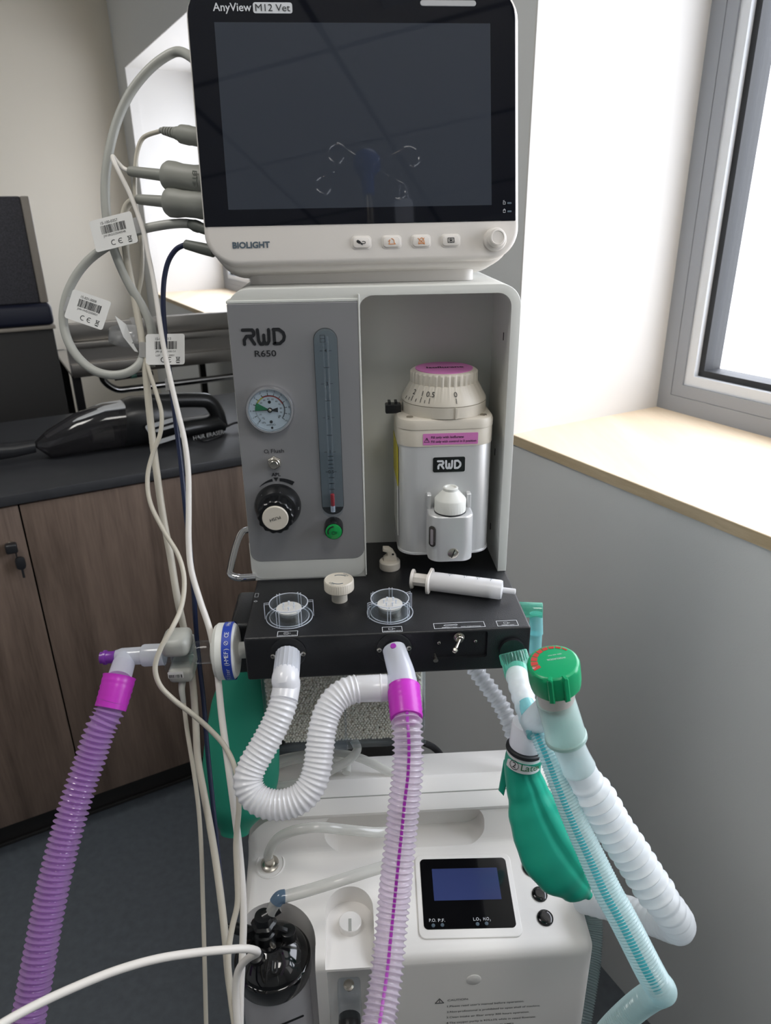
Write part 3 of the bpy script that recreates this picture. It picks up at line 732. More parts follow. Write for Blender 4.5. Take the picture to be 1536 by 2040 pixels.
b.text('70', A + Vector((.0225, -.0095, .000)), (0.0, -.3, -.9), (.8, -.5, .1), .0026, align='CENTER', depth=.0022); obj('dial_print', b, M['inkwhite'], apl); b = MB(); b.text('0', A + Vector((-.0150, -.0090, .0165)), (.7, 0, .6), (-.5, -.4, .7), .0022, align='CENTER', depth=.0022)
obj('dial_print', b, M['inkwhite'], apl)

# flowmeter window, tube, float and scale
def slot(w, z0, z1, n=12): return rrect(w, z1 - z0, w / 2 - .0001, n, .0945, (z0 + z1) / 2)
b = MB(); b.prism(slot(.0240, .0792, .2795), (0, F + .0008, 0), X_, Z_, .0010, .0003, 1); fm = obj('flowmeter', b, M['rubber'], mach)
b = MB(); b.prism(rrect(.0230, .1905, (.0114, .0114, .0005, .0005), 10, .0945, .0885 + .1905 / 2), (0, F - .0003, 0), X_, Z_, .0006); obj('scale_plate', b, pbr('slate_scale_plate', (106, 114, 118), .15), fm)
b = MB(); b.cyl((.0945, F - .0042, .086), (.0945, F - .0042, .272), .0031, n=20); obj('glass_tube', b, M['clear_glass'], fm)
b = MB(); b.cyl((.0945, F - .0042, .0912), (.0945, F - .0042, .1050), .0022, n=20, bev=.0006); obj('float', b, M['redfloat'], fm)
b = MB(); b.cyl((.0945, F - .0042, .0845), (.0945, F - .0042, .0908), .0024, n=20); obj('float_stop', b, M['frost'], fm)
b = MB(); sy = F - .0085; so = (0, sy, 0)
marks = [(.2585, '4'), (.2256, '3'), (.1906, '2'), (.1538, '1'), (.1318, '0.5')]
for z, s in marks:
    b.text(s, (.0944, sy, z - .0016), X_, Z_, .0036, align='CENTER', depth=.0002, bold=.015)
    for q in (-1, 1): b.stroke([(.0944 + q * .0034, z), (.0944 + q * .0056, z)], .0006, so, X_, Z_, .0002)
for z in (.242, .2082, .172, .149, .1448, .1402, .136, .1252, .1185, .112): b.stroke([(.0918, z), (.0972, z)], .0006, so, X_, Z_, .0002)
b.stroke([(.0895, .267), (.0942, .267), (.0942, .2738), (.0895, .2738), (.0895, .267)], .0004, so, X_, Z_, .0002)
b.stroke([(.0895, .2704), (.0942, .2704)], .0004, so, X_, Z_, .0002)
obj('scale_marks', b, M['ink'], fm)
b = MB(); b.prism(slot(.0228, .0798, .2789), (0, F - .0098, 0), X_, Z_, .0006); obj('flowmeter_cover', b, M['clear_glass'], fm)
# oxygen flow knob
K = Vector((.0945, F, .0665)); b = MB(); b.lathe([(.0100, 0), (.0100, .016), (.0094, .0172), (0, .0172)], K, (0, -1, 0), 80, rf=lambda an, i: 1 + .012 * math.cos(26 * an)); ok = obj('oxygen_flow_knob', b, M['blackp'], mach)
b = MB(); b.lathe([(.0088, .0173), (.0088, .0180), (.0082, .0184), (0, .0184)], K, (0, -1, 0), 40); obj('knob_face', b, M['greenknob'], ok)
b = MB(); kf = K + Vector((0, -.0185, 0)); b.text('O', kf + Vector((-.0020, 0, -.0036)), (1, 0, .15), (-.15, 0, 1), .0042); b.text('2', kf + Vector((.0024, 0, -.0022)), (1, 0, .15), (-.15, 0, 1), .0026)
b.stroke([(kf.x + .0062 * math.cos(math.radians(a)), kf.z + .0062 * math.sin(math.radians(a))) for a in range(200, 84, -12)], .0013, (0, kf.y, 0), X_, Z_, .0003); obj('knob_print', b, M['ink'], ok)

# ---- black breathing module
BL, BR, BF, BH = .0043, .2901, -.1199, .0494
b = MB(); b.box(BL, BR, BF, .10, -BH, 0, .0025, 3); bm_ = obj('breathing_module', b, M['black'], mach)
b = MB(); b.box(-.020, BL + .002, -.062, .012, -.082, -.019, .005, 3); obj('side_bracket', b, M['black'], mach)
b = MB(); b.tube([(.004, -.002, .006), (-.016, -.002, .006), (-.025, .004, .007), (-.027, .02, .008), (-.026, .09, .014), (-.022, .106, .015), (-.012, .112, .015), (.002, .112, .015)], .0042, 14, smooth=8); obj('side_handle', b, M['chrome'], mach)
TZ = .0002
# unidirectional valve domes
def dome(cx, cy, turn):
    o = Vector((cx, cy, TZ)); b = MB()
    b.lathe([(.0238, 0), (.0238, .0022), (.0205, .0024), (.0205, 0)], o, n=48, caps=False)
    b.lathe([(.0198, .0005), (.0198, .0168), (.0188, .0180), (0, .0180)], o, n=48)
    b.lathe([(.0186, .0005), (.0186, .0170)], o, n=48, caps=False)
    for k in range(6):
        a = turn + 2 * PI * k / 6; d = Vector((math.cos(a), math.sin(a), 0)); n_ = Vector((-d.y, d.x, 0))
        b.prism([(-.0016, 0), (.0016, 0), (.0016, .0178), (-.0016, .0178)], o + d * (.0222 if k % 3 else .0248), -n_, Z_, .0035 if k % 3 else .006, .0004, 1)
    v = obj('valve_dome', b, M['clear'], mach)
    b = MB()
    for rr_, hh_ in ((.0238, .0012), (.0196, .0176), (.0203, .0012)): b.lathe([(rr_ - .0004, hh_ - .0004), (rr_ + .0003, hh_ - .0004), (rr_ + .0003, hh_ + .0004), (rr_ - .0004, hh_ + .0004), (rr_ - .0004, hh_ - .0004)], o, n=56, caps=False)
    for k in range(6):
        a = turn + 2 * PI * k / 6; d = Vector((math.cos(a), math.sin(a), 0)); ro = .0222 if k % 3 else .0248; n_ = Vector((-d.y, d.x, 0)) * .0016
        for s_ in (-1, 1): b.tube([o + d * .0192 + n_ * s_ + Z_ * .0178, o + d * ro + n_ * s_ + Z_ * .0178, o + d * ro + n_ * s_ + Z_ * .0010], .00032, 6, smooth=1)
    obj('moulded_edges', b, M['frost'], v)
    b = MB(); b.lathe([(.0118, 0), (.0118, .0085), (0, .0085)], o, n=40); obj('valve_seat', b, M['steel'], v)
    b = MB(); b.lathe([(.0124, .0088), (.0130, .0100), (.0130, .0112), (0, .0116)], o, n=40); obj('valve_disc', b, M['white'], v)
    b = MB()
    for k in range(6):
        a = turn + .5 + 2 * PI * k / 6; b.lathe([(.0006, 0), (.0006, .0028), (.0011, .003), (.0011, .0040), (0, .004)], o + Vector((.0062 * math.cos(a), .0062 * math.sin(a), .0116)), n=10)
    obj('cage_pins', b, M['frost'], v)
dome(.0470, -.0830, PI * .02); dome(.1508, -.0825, PI / 6 - .1)
# lock knob
o = Vector((.0985, -.0510, TZ)); b = MB()
b.lathe([(.0085, 0), (.0085, .0120), (.0145, .0128), (.0158, .0140), (.0158, .0240), (.0150, .0252), (.0142, .0252), (.0142, .0247), (0, .0247)], o, n=120, rf=lambda an, i: 1 + (.010 * math.cos(40 * an) if i in (3, 4) else 0)); lk_ = obj('lock_knob', b, M['cream'], mach)
b = MB(); 
for s_, a0 in ((1, 35), (-1, 215)):
    b.stroke([(o.x + .0100 * math.cos(math.radians(a)), o.y + .0100 * math.sin(math.radians(a))) for a in range(a0 + 10, a0 + 81, 10)], .0009, (0, 0, o.z + .0248), X_, Y_, .0002)
b.text('LOCK', o + Vector((.0068, .0085, .0248)), Vector((.55, -.8, 0)), Vector((.8, .55, 0)), .0026, .0075, align='CENTER'); b.text('LOCK', o + Vector((-.0068, -.0085, .0248)), Vector((-.55, .8, 0)), Vector((-.8, -.55, 0)), .0026, .0075, align='CENTER')
obj('knob_lettering', b, M['inkgrey'], lk_)
# printed panels on the module top
b = MB(); top = (0, 0, TZ)
def frame(x0, x1, y0, y1, w=.0005, op=None): 
    pts = [(x0, y0), (x1, y0), (x1, y1), (x0, y1), (x0, y0)]; b.stroke(pts, w, top, X_, Y_, .0002)
frame(.0372, .0568, -.1187, -.1095); b.text('EXHALATION VALVE', (.0470, -.1182, TZ), X_, Y_, .0016, .0172, align='CENTER'); frame(.0435, .0475, -.1148, -.1118, .0003); b.stroke([(.0475, -.1133), (.0500, -.1133)], .0003, top, X_, Y_, .0002); b.text('+', (.0446, -.1145, TZ), X_, Y_, .002)
obj('valve_print', b, M['inkwhite'], bm_); b = MB()
frame(.1412, .1608, -.1187, -.1095); b.text('INHALATION VALVE', (.1510, -.1182, TZ), X_, Y_, .0016, .0172, align='CENTER'); frame(.1475, .1515, -.1148, -.1118, .0003); b.stroke([(.1515, -.1133), (.1540, -.1133)], .0003, top, X_, Y_, .0002)
obj('valve_print', b, M['inkwhite'], bm_); b = MB()
frame(.1932, .2442, -.1165, -.1068); b.text('REBREATHING', (.2010, -.1158, TZ), X_, Y_, .0015, .015); b.text('NON-REBREATHING', (.2200, -.1158, TZ), X_, Y_, .0015, .020)
b.stroke([(.2030, -.1112), (.2050, -.1100), (.2130, -.1103), (.2160, -.1098), (.2170, -.1108), (.2155, -.1117), (.2130, -.1112), (.2050, -.1122), (.2030, -.1112)], .0004, top, X_, Y_, .0002)
obj('switch_print', b, M['inkwhite'], bm_); b = MB()
frame(.2570, .2778, -.1168, -.1070); frame(.2640, .2680, -.1128, -.1098, .0003); b.stroke([(.2680, -.1113), (.2702, -.1113)], .0003, top, X_, Y_, .0002); b.text('FRESH GAS', (.2674, -.1162, TZ), X_, Y_, .0015, .0125, align='CENTER')
obj('outlet_print', b, M['inkwhite'], bm_); b = MB()
frame(.0062, .0098, -.0378, -.0300, .0003); b.stroke([(.0062, -.0470), (.0082, -.0455), (.0102, -.0470), (.0082, -.0485), (.0062, -.0470)], .0003, top, X_, Y_, .0002)
obj('side_print', b, M['inkwhite'], bm_)
# front face ports, screws and selector switch
FF = BF - .0002
def port(cx, cz, r=.0176):
    bp = MB(); bp.lathe([(r, 0), (r, .0010), (r - .0012, .0018), (.0105, .0018), (.0105, .003), (0, .003)], (cx, FF, cz), (0, -1, 0), 48); obj('port_flange', bp, M['black'], bm_)
port(.0470, -.0180); port(.1523, -.0183); bp = MB(); bp.lathe([(.0125, 0), (.0125, .004), (0, .004)], (.2712, FF, -.0245), (0, -1, 0), 32); obj('port_flange', bp, M['black'], bm_)
def screw(par, p, ax=(0, -1, 0), r=.0027):
    b = MB(); p = Vector(p); b.lathe([(r, 0), (r * .92, .0009), (r * .5, .0014), (0, .0014)], p, ax, 20); s = obj('screw', b, M['steel'], par)
    b = MB(); q = p + Vector(ax) * .0014; b.box(q.x - r * .55, q.x + r * .55, q.y - .0002, q.y + .0001, q.z - .0003, q.z + .0003); b.box(q.x - .0003, q.x + .0003, q.y - .0002, q.y + .0001, q.z - r * .55, q.z + r * .55); obj('screw_cross', b, M['ink'], s)
    return s
for p in ((.0318, FF - .0012, -.0202), (.0618, FF - .0012, -.0190), (.1374, FF - .0012, -.0183), (.1670, FF - .0012, -.0176), (.1978, FF + .0035, -.0160), (.2348, FF + .0035, -.0160)): screw(bm_, p, r=.0027 if p[0] < .19 else .0018)
c1 = MB(); c1.prism(rrect(.054, .031, .003, 4, .2194, -.0182), (0, FF + .0042, 0), X_, Z_, .02); cut(bm_, [c1])
T = Vector((.2178, FF + .0036, -.0098)); b = MB(); b.lathe([(.0055, 0), (.0055, .002), (.0040, .0022), (.0040, .0060), (.0034, .0066), (0, .0066)], T, (0, -1, 0), 24); b.cyl(T + Vector((0, -.006, 0)), T + Vector((-.0060, -.0165, -.0045)), .0013, .0021, n=14); b.lathe([(0, -.0030), (.0021, -.0022), (.0030, 0), (.0021, .0022), (0, .0030)], T + Vector((-.0062, -.0168, -.0047)), (-.4, -.8, -.3), 16); obj('toggle_switch', b, M['steel'], bm_)
b = MB(); b.cyl((.1938, FF + .004, -.0300), (.1938, FF - .005, -.0318), .0012, .0026, n=14); obj('drain_pin', b, M['steel'], bm_)

# ---- absorber canister with granules, hanging under the module
CX0, CX1, CY0, CY1, CZ0, CZ1 = .006, .192, -.052, .085, -.196, -BH - .0005
b = MB()
def shell_wall(x0, x1, y0, y1, z0, z1, r, t=.003):
    b.prism([(x, z) for x, z in rrect(x1 - x0, z1 - z0, (.002, .002, r, r), 8, (x0 + x1) / 2, (z0 + z1) / 2)], (0, y0 + t, 0), X_, Z_, t, .001, 1)
shell_wall(CX0, CX1, CY0, CY1, CZ0, CZ1, .022)
b.box(CX0, CX0 + .003, CY0 + .003, CY1, CZ0 + .02, CZ1); b.box(CX1 - .003, CX1, CY0 + .003, CY1, CZ0 + .02, CZ1); b.box(CX0 + .02, CX1 - .02, CY0 + .003, CY1, CZ0, CZ0 + .003); b.box(CX0, CX1, CY1 - .003, CY1, CZ0 + .02, CZ1)
can = obj('absorber_canister', b, M['clear_glass'], mach)
b = MB(); b.box(CX0 - .001, CX1 + .001, CY0 - .003, CY0 + .012, CZ1 - .010, CZ1, .001, 1); b.box(.0975, .1005, CY0 - .0015, CY0 + .0002, CZ0 + .004, CZ1 - .01)
b.prism(rrect(CX1 - CX0 + .003, .0035, .001, 2, (CX0 + CX1) / 2, CZ0 - .001), (0, CY0 + .004, 0), X_, Z_, .006); obj('canister_rim', b, M['canister'], can)
b = MB(); b.box(.080, .106, CY0 - .007, CY0 - .0005, CZ0 - .001, CZ0 + .011, .0015, 2); b.box(.086, .101, CY0 - .0095, CY0 - .006, CZ0 + .000, CZ0 + .008, .001, 1); obj('latch', b, M['canister'], can)
def granules():
    """loose granules behind the clear front wall"""
    rnd = random.Random(3); q = bmesh.new()
    ico = bmesh.new(); bmesh.ops.create_icosphere(ico, subdivisions=1, radius=1.0); iv = [v.co.copy() for v in ico.verts]; ifc = [[v.index for v in f.verts] for f in ico.faces]; ico.free()
    verts, faces = [], []; p = .0035
    for lay in range(2):
        z = CZ0 + .0055; row = 0
        while z < CZ1 - .009:
            x = CX0 + .005 + (row % 2) * p / 2
            while x < CX1 - .005:
                corner = max(0, (CX0 + .022) - x, x - (CX1 - .022)); lo = CZ0 + .0055 + (.018 - math.sqrt(max(0, .018 ** 2 - min(corner, .018) ** 2)) if corner > 0 else 0)
                if z >= lo and rnd.random() > .03:
                    c = Vector((x + rnd.uniform(-.0005, .0005), CY0 + .0050 + lay * .0026 + rnd.uniform(-.0006, .0006), z + rnd.uniform(-.0005, .0005))); r = rnd.uniform(.00165, .00200); n0 = len(verts)
                    verts += [LIFT @ (c + k * r) for k in iv]; faces += [[i + n0 for i in f] for f in ifc]
                x += p
            z += p * .88; row += 1
    me = bpy.data.meshes.new('g'); me.from_pydata(verts, [], faces); mb = MB(); mb.bm.from_mesh(me); bpy.data.meshes.remove(me)
    mb.box(CX0 + .004, CX1 - .004, CY0 + .008, CY1 - .004, CZ0 + .022, CZ1 - .008)
    o = obj('granules', mb, M['beads'], can, angle=80); o['kind'] = 'stuff'
granules()

# ---------------------------------------------------------------- trolley that carries the machine (mostly hidden)
t = thing('trolley', 'dark grey trolley column and base behind the white concentrator, under the machine', 'trolley', (.145, .16, -1.0))
b = MB(); b.box(.095, .195, .125, .185, -.93, -BH - .03, .004, 2); obj('column', b, M['dark'], t)
b = MB(); b.box(.02, .27, .09, .19, -BH - .03, -BH - .0008, .003, 2); obj('top_plate', b, M['dark'], t)
b = MB(); b.box(-.06, .40, .06, .36, -.965, -.93, .006, 2); obj('base', b, M['dark'], t)
for x in (-.03, .37):
    for y in (.09, .33):
        b = MB(); b.cyl((x - .012, y, -.9825), (x + .012, y, -.9825), .0175); obj('caster', b, M['rubber'], t)

# ---------------------------------------------------------------- vaporiser
vap = thing('vaporiser', 'silver anaesthetic vaporiser with a cream dial and pink cap label, hanging in the machine bay', 'vaporiser', (.218, .04, .028))
VX0, VX1, VY0, VY1 = .1668, .2688, -.003, .086
vcx, vcy = (VX0 + VX1) / 2, (VY0 + VY1) / 2
def slab(z0, z1, grow=0, r=.014, bev=.002):
    b = MB(); b.prism(rrect(VX1 - VX0 + 2 * grow, VY1 - VY0 + grow * 2, r, 8, vcx, vcy), (0, 0, z0), X_, Y_, z1 - z0, bev, 2); return b
obj('body', slab(.0300, .1540, 0, .021, .0005), M['alum'], vap)
obj('base_lip', slab(.0270, .0299, .0008, .021, .001), M['alum'], vap)
obj('label_band', slab(.1541, .1722, .0006, .021, .0004), M['cream'], vap)
obj('top_cover', slab(.1726, .1835, .0010, .021, .004), M['cream'], vap)
dc = Vector((.2195, .042, .1835)); b = MB()
b.lathe([(.0462, 0), (.0462, .0118)], dc, n=72); b.box(dc.x + .0065, dc.x + .0085, dc.y - .0470, dc.y - .0455, .1836, .1952); obj('dial_base', b, M['cream'], vap)
b = MB(); nr = 34
b.lathe([(.0458, .0122), (.0462, .0126), (.0458, .0150), (.0366, .0312), (.0366, .0316), (.0366, .0420), (.0345, .0436), (.0318, .0442), (0, .0442)], dc, n=272, rf=lambda an, i: 1 - (.040 * max(0, min(1, .5 + 1.5 * math.cos(nr * an))) if i in (4, 5) else 0)); dial = obj('control_dial', b, M['cream'], vap)
b = MB(); b.lathe([(.0310, .0443), (.0310, .0449), (0, .0449)], dc, n=56); pl = obj('cap_label', b, M['pink'], dial)
b = MB(); b.text('Isoflurane', dc + Vector((.001, -.003, .0450)), X_, Y_, .0075, .040, align='CENTER', bold=.02); obj('cap_lettering', b, M['ink'], dial)
b = MB()
def dialpt(an, h, lift=.0004):
    f = (h - .0150) / (.0330 - .0150); r = .0458 + (.0366 - .0458) * f * 1.1 + lift; a = math.radians(an)
    return dc + Vector((r * math.cos(a), r * math.sin(a), h))
for an, s in ((-80, '0'), (-117, '0.5'), (-130, '1'), (-146, '2')):
    rd = Vector((math.cos(math.radians(an)), math.sin(math.radians(an)), 0)); tg = Vector((-rd.y, rd.x, 0)); up = (dialpt(an, .030) - dialpt(an, .018)).normalized()
    b.text(s, dialpt(an, .0222), tg, up, .0056, align='CENTER', depth=.0003); p = dialpt(an, .0160); b.stroke([(0, 0), (0, .0055)], .0005, p, tg, up, .0003)
for an in (-123.5, -138, -152, -160):
    rd = Vector((math.cos(math.radians(an)), math.sin(math.radians(an)), 0)); tg = Vector((-rd.y, rd.x, 0)); up = (dialpt(an, .030) - dialpt(an, .018)).normalized(); b.stroke([(0, 0), (0, .003)], .0005, dialpt(an, .0160), tg, up, .0003)
obj('dial_numbers', b, M['ink'], dial)
for p in ((.1795, .0085, .1836), (.2580, .0085, .1836)):
    b = MB(); b.lathe([(.0036, 0), (.0036, .0008), (0, .0009)], p, n=20); obj('cover_screw', b, M['steel'], vap)
b = MB(); b.box(.155, .172, .030, .042, .182, .192, .001, 1); b.box(.158, .161, .031, .041, .192, .195); b.box(.165, .168, .031, .041, .192, .195); obj('lock_lever', b, M['blackp'], vap)
vf = VY0 - .0008
b = MB(); b.prism(rrect(.0585, .0125, .0008, 2, .2216, .1622), (0, vf + .0001, 0), X_, Z_, .0003); wl_ = obj('warning_label', b, M['pink'], vap)
b = MB(); o = (0, vf - .0003, 0)
b.text('Fill only with Isoflurane', (.2010, vf - .0003, .1632), X_, Z_, .0026, .0345, bold=.015); b.text('Fill only with control in 0 position', (.2010, vf - .0003, .1585), X_, Z_, .0026, .0480, bold=.015)
b.stroke([(.1936, .1592), (.1992, .1592), (.1964, .1640), (.1936, .1592)], .0004, o, X_, Z_, .0002); b.stroke([(.1964, .1626), (.1964, .1608)], .0004, o, X_, Z_, .0002); obj('label_lettering', b, M['ink'], vap)
b = MB(); b.prism(rrect(.0345, .0168, .0018, 4, .2206, .1334), (0, VY0 + .0002, 0), X_, Z_, .0008); bd_ = obj('badge', b, M['blackp'], vap)
b = MB(); o = (0, VY0 - .0007, 0); w = .0021; x0, z0, hh = .2085, .1294, .0082
b.stroke([(x0, z0 + hh), (x0 + .0050, z0 + hh), (x0 + .0060, z0 + hh - .0018), (x0 + .0050, z0 + hh - .0038), (x0 + .0018, z0 + hh - .0038), (x0 + .0006, z0 + .0026), (x0 + .0006, z0)], w, o, X_, Z_); b.stroke([(x0 + .0034, z0 + hh - .004), (x0 + .0062, z0)], w, o, X_, Z_)
x1 = x0 + .0088; b.stroke([(x1, z0 + hh), (x1 + .0002, z0 + .0018), (x1 + .0012, z0), (x1 + .0026, z0), (x1 + .0034, z0 + .0018), (x1 + .0034, z0 + hh * .6)], w, o, X_, Z_); b.stroke([(x1 + .0034, z0 + .0018), (x1 + .0042, z0), (x1 + .0054, z0), (x1 + .0064, z0 + .0018), (x1 + .0066, z0 + hh)], w, o, X_, Z_)
x2 = x1 + .0096; b.stroke([(x2, z0), (x2 + .0032, z0), (x2 + .0056, z0 + .0022), (x2 + .006, z0 + hh / 2), (x2 + .0056, z0 + hh - .0022), (x2 + .0032, z0 + hh), (x2, z0 + hh), (x2, z0)], w, o, X_, Z_); obj('badge_lettering', b, M['inkwhite'], bd_)
b = MB(); b.box(VX0 - .0007, VX0 - .0001, .012, .075, .105, .150); obj('yellow_sticker', b, M['yellow'], vap)
b = MB(); b.box(VX0 - .0007, VX0 - .0001, .012, .075, .045, .103); obj('data_sticker', b, M['paper'], vap)
# filler block
b = MB(); b.prism(rrect(.0482, .0330, (.004, .004, .013, .013), 8, .2206, -.0190), (0, 0, .0335), X_, Y_, .0525, .0025, 3)
b.prism(rrect(.0050, .010, .002, 3, .1990, -.0065), (0, 0, .0860), X_, Y_, .016, .001, 1); b.prism(rrect(.0050, .010, .002, 3, .2422, -.0065), (0, 0, .0860), X_, Y_, .016, .001, 1)
fb_ = obj('filler_block', b, M['alum'], vap)
o = Vector((.2206, -.0185, .0862)); b = MB(); b.lathe([(.0172, 0), (.0172, .0012)], o, n=40); obj('cap_gasket', b, M['rubber'], fb_)
b = MB(); b.lathe([(.0168, .0012), (.0168, .0140), (.0158, .0155), (.0095, .0225), (.0080, .0240), (.0080, .0268), (.0070, .0276), (.0058, .0276), (.0048, .0262), (0, .0262)], o, n=160, rf=lambda an, i: 1 + (.008 * math.cos(64 * an) if i in (0, 1) else 0)); obj('filler_cap', b, M['white2'], fb_)
b = MB(); b.prism(rrect(.0085, .0240, .0038, 6), Vector((.2003, -.0318, .0625)), (.70, -.71, 0), Z_, .0010); sg = obj('sight_glass', b, M['smoke'], fb_)
b = MB(); b.prism(rrect(.0034, .0180, .001, 3), Vector((.1997, -.0326, .0620)), (.70, -.71, 0), Z_, .0006); obj('level_float', b, M['hose_lilac'], fb_)
b = MB(); b.lathe([(.0060, 0), (.0060, .0008), (.0052, .0013), (0, .0013)], (.2225, -.0352, .0430), (0, -1, 0), 28); s_ = obj('drain_screw', b, M['steel'], fb_)
b = MB(); b.prism([(-.005, -.0006), (.005, -.0006), (.005, .0006), (-.005, .0006)], (.2225, -.0364, .0430), (.35, 0, .93), (-.93, 0, .35), .0003); obj('screw_slot', b, M['ink'], fb_)

# ---------------------------------------------------------------- small things on the module top
o = Vector((.1570, .0200, TZ)); b = MB(); b.lathe([(.0118, 0), (.0122, .001), (.0122, .0085), (.0112, .0098), (.0085, .0105), (.0085, .0100), (0, .0100)], o, n=40)
pg = thing('white_stopper', 'small white plastic stopper with a curled tab on the black module, left of the vaporiser', 'stopper', o); obj('stopper_body', b, M['cream'], pg)
b = MB(); b.prism([(-.0075, .0095), (.0085, .0095), (.0075, .0150), (.0035, .0225), (-.0010, .0260), (-.0075, .0265), (-.0082, .0225), (-.0030, .0205), (-.0030, .0170), (-.0072, .0135)], o + Vector((0, .004, 0)), X_, Z_, .008, .0015, 2); obj('tab', b, M['cream'], pg)
b = MB(); b.prism(circ(.0013, 12, .0035, .019), o + Vector((0, -.0041, 0)), X_, Z_, .0003); obj('tab_hole', b, M['ink'], pg)

sy_ = thing('syringe', 'white plastic syringe lying on the black module in front of the vaporiser', 'syringe', (.235, -.055, 0))
S0, S1 = Vector((.1905, -.0345, .0112)), Vector((.2800, -.0660, .0112)); sd = (S1 - S0).normalized()
b = MB(); b.lathe([(.0105, 0), (.0105, .078), (.0098, .0800), (.0030, .0812), (.0030, .0940), (.0022, .0945), (0, .0945)], S0 + sd * .006, sd, 40); obj('barrel', b, milky('syringe_barrel', (240, 240, 242), .3, .12, .25, .1), sy_)
b = MB(); nS = Vector((-sd.y, sd.x, 0)); b.prism(rrect(.034, .0222, .0095, 6), S0 + sd * .0060, nS, Z_, .003, .0006, 1); obj('finger_flange', b, M['white'], sy_)
b = MB(); b.cyl(S0 - sd * .0105, S0 + sd * .07, .0072, n=8); b.lathe([(.0110, 0), (.0110, .0018), (.0100, .0026), (0, .0026)], S0 - sd * .0130, sd, 32); obj('plunger', b, M['white'], sy_)
b = MB(); b.lathe([(.0096, 0), (.0096, .004), (.006, .0065), (0, .007)], S0 + sd * .070, sd, 32); obj('piston', b, M['cable'], sy_)
b = MB(); upS = Vector((nS.x * .20, nS.y * .20, .98)).normalized()
for f, s in ((.024, '20'), (.040, '15'), (.054, '10'), (.068, '5')):
    p = S0 + sd * (.006 + f) + upS * .0107; b.text(s, p, -sd, upS.cross(-sd), .0034, align='CENTER')
    b.stroke([(0, .0046), (0, .0075)], .0004, p, -sd, upS.cross(-sd), .0003)
obj('graduations', b, M['inkgrey'], sy_)
# ---------------------------------------------------------------- patient monitor (leans back a little)
MC = Vector((.1337, .0347, .4656)); ma = Vector((.9989, .0476, .0035)).normalized(); mu = Vector((-.0130, .2005, .9796)); mu = (mu - ma * mu.dot(ma)).normalized(); my = mu.cross(ma)
MON = LIFT @ Matrix((ma, my, mu)).transposed().to_4x4(); MON.translation = LIFT @ MC
def MMB(): return MB(MON)
mon = thing('patient_monitor', 'white veterinary patient monitor with a dark switched-off screen on top of the machine', 'patient monitor', (.1337, .08, H_))
MW, MT, MBt = .3040, .1130, -.1290
mh, mz = MT - MBt, (MT + MBt) / 2
b = MMB(); b.prism(rrect(MW, mh, .030, 10, .0015, mz), (0, .012, 0), X_, Z_, .0125, .0045, 4)
b.prism(rrect(MW - .006, mh + .002, .032, 10, .0015, mz - .004), (0, .058, 0), X_, Z_, .0465, .006, 3); obj('housing', b, M['white'], mon)
# dark glass front with rounded top corners
gz0 = -.0938
b = MMB(); b.prism(rrect(.2990, MT - .0025 - gz0, (.027, .027, .001, .001), 10, .0005, (MT - .0025 + gz0) / 2), (0, -.0002, 0), X_, Z_, .0010, .0004, 1); gl = obj('screen_glass', b, M['screenglass'], mon)
b = MMB(); b.box(-.126, .126, -.00135, -.0011, -.0791, .0791); obj('display', b, M['lcd'], mon)
b = MMB(); b.prism(rrect(.0520, .0050, .0024, 5, .0868, .0955), (0, -.0011, 0), X_, Z_, .0008, .0003, 1); obj('alarm_lamp', b, pbr('grey_lamp_lens', (150, 152, 156), .25), mon)
b = MMB(); gy = -.0013
b.text('AnyView', (-.1262, gy, .0880), X_, Z_, .0066, .0340, bold=.01)
b.prism(rrect(.0350, .0088, .0020, 4, -.0732, .0908), (0, gy, 0), X_, Z_, .0002)
obj('brand_lettering', b, M['inkwhite'], gl); b = MMB()
# charge and mains symbols
for z in (-.0786, -.0862): b.stroke([(.1375, z), (.1395, z), (.1395, z + .0022), (.1375, z + .0022), (.1375, z)], .0003, (0, gy, 0), X_, Z_, .0002)
b.stroke([(.1373, -.0755), (.1385, -.0752)], .0004, (0, gy, 0), X_, Z_, .0002); b.stroke([(.1373, -.0840), (.1385, -.0828), (.1397, -.0840)], .0003, (0, gy, 0), X_, Z_, .0002)
obj('status_symbols', b, M['inkwhite'], gl)
b = MMB()
for z in (-.0786, -.0862): b.prism(rrect(.0042, .0016, .0004, 2, .1436, z + .0010), (0, gy, 0), X_, Z_, .0002)
obj('status_lamps', b, M['inkgrey'], gl)
b = MMB(); b.text('M12 Vet', (-.0732, gy - .0003, .0880), X_, Z_, .0058, .0310, align='CENTER'); obj('model_lettering', b, M['ink'], gl)
ly = -.0007
b = MMB(); b.text('BIOLIGHT', (-.1248, ly, -.1134), X_, Z_, .0054, .0352, bold=.035); obj('maker_lettering', b, M['inkgrey'], mon)
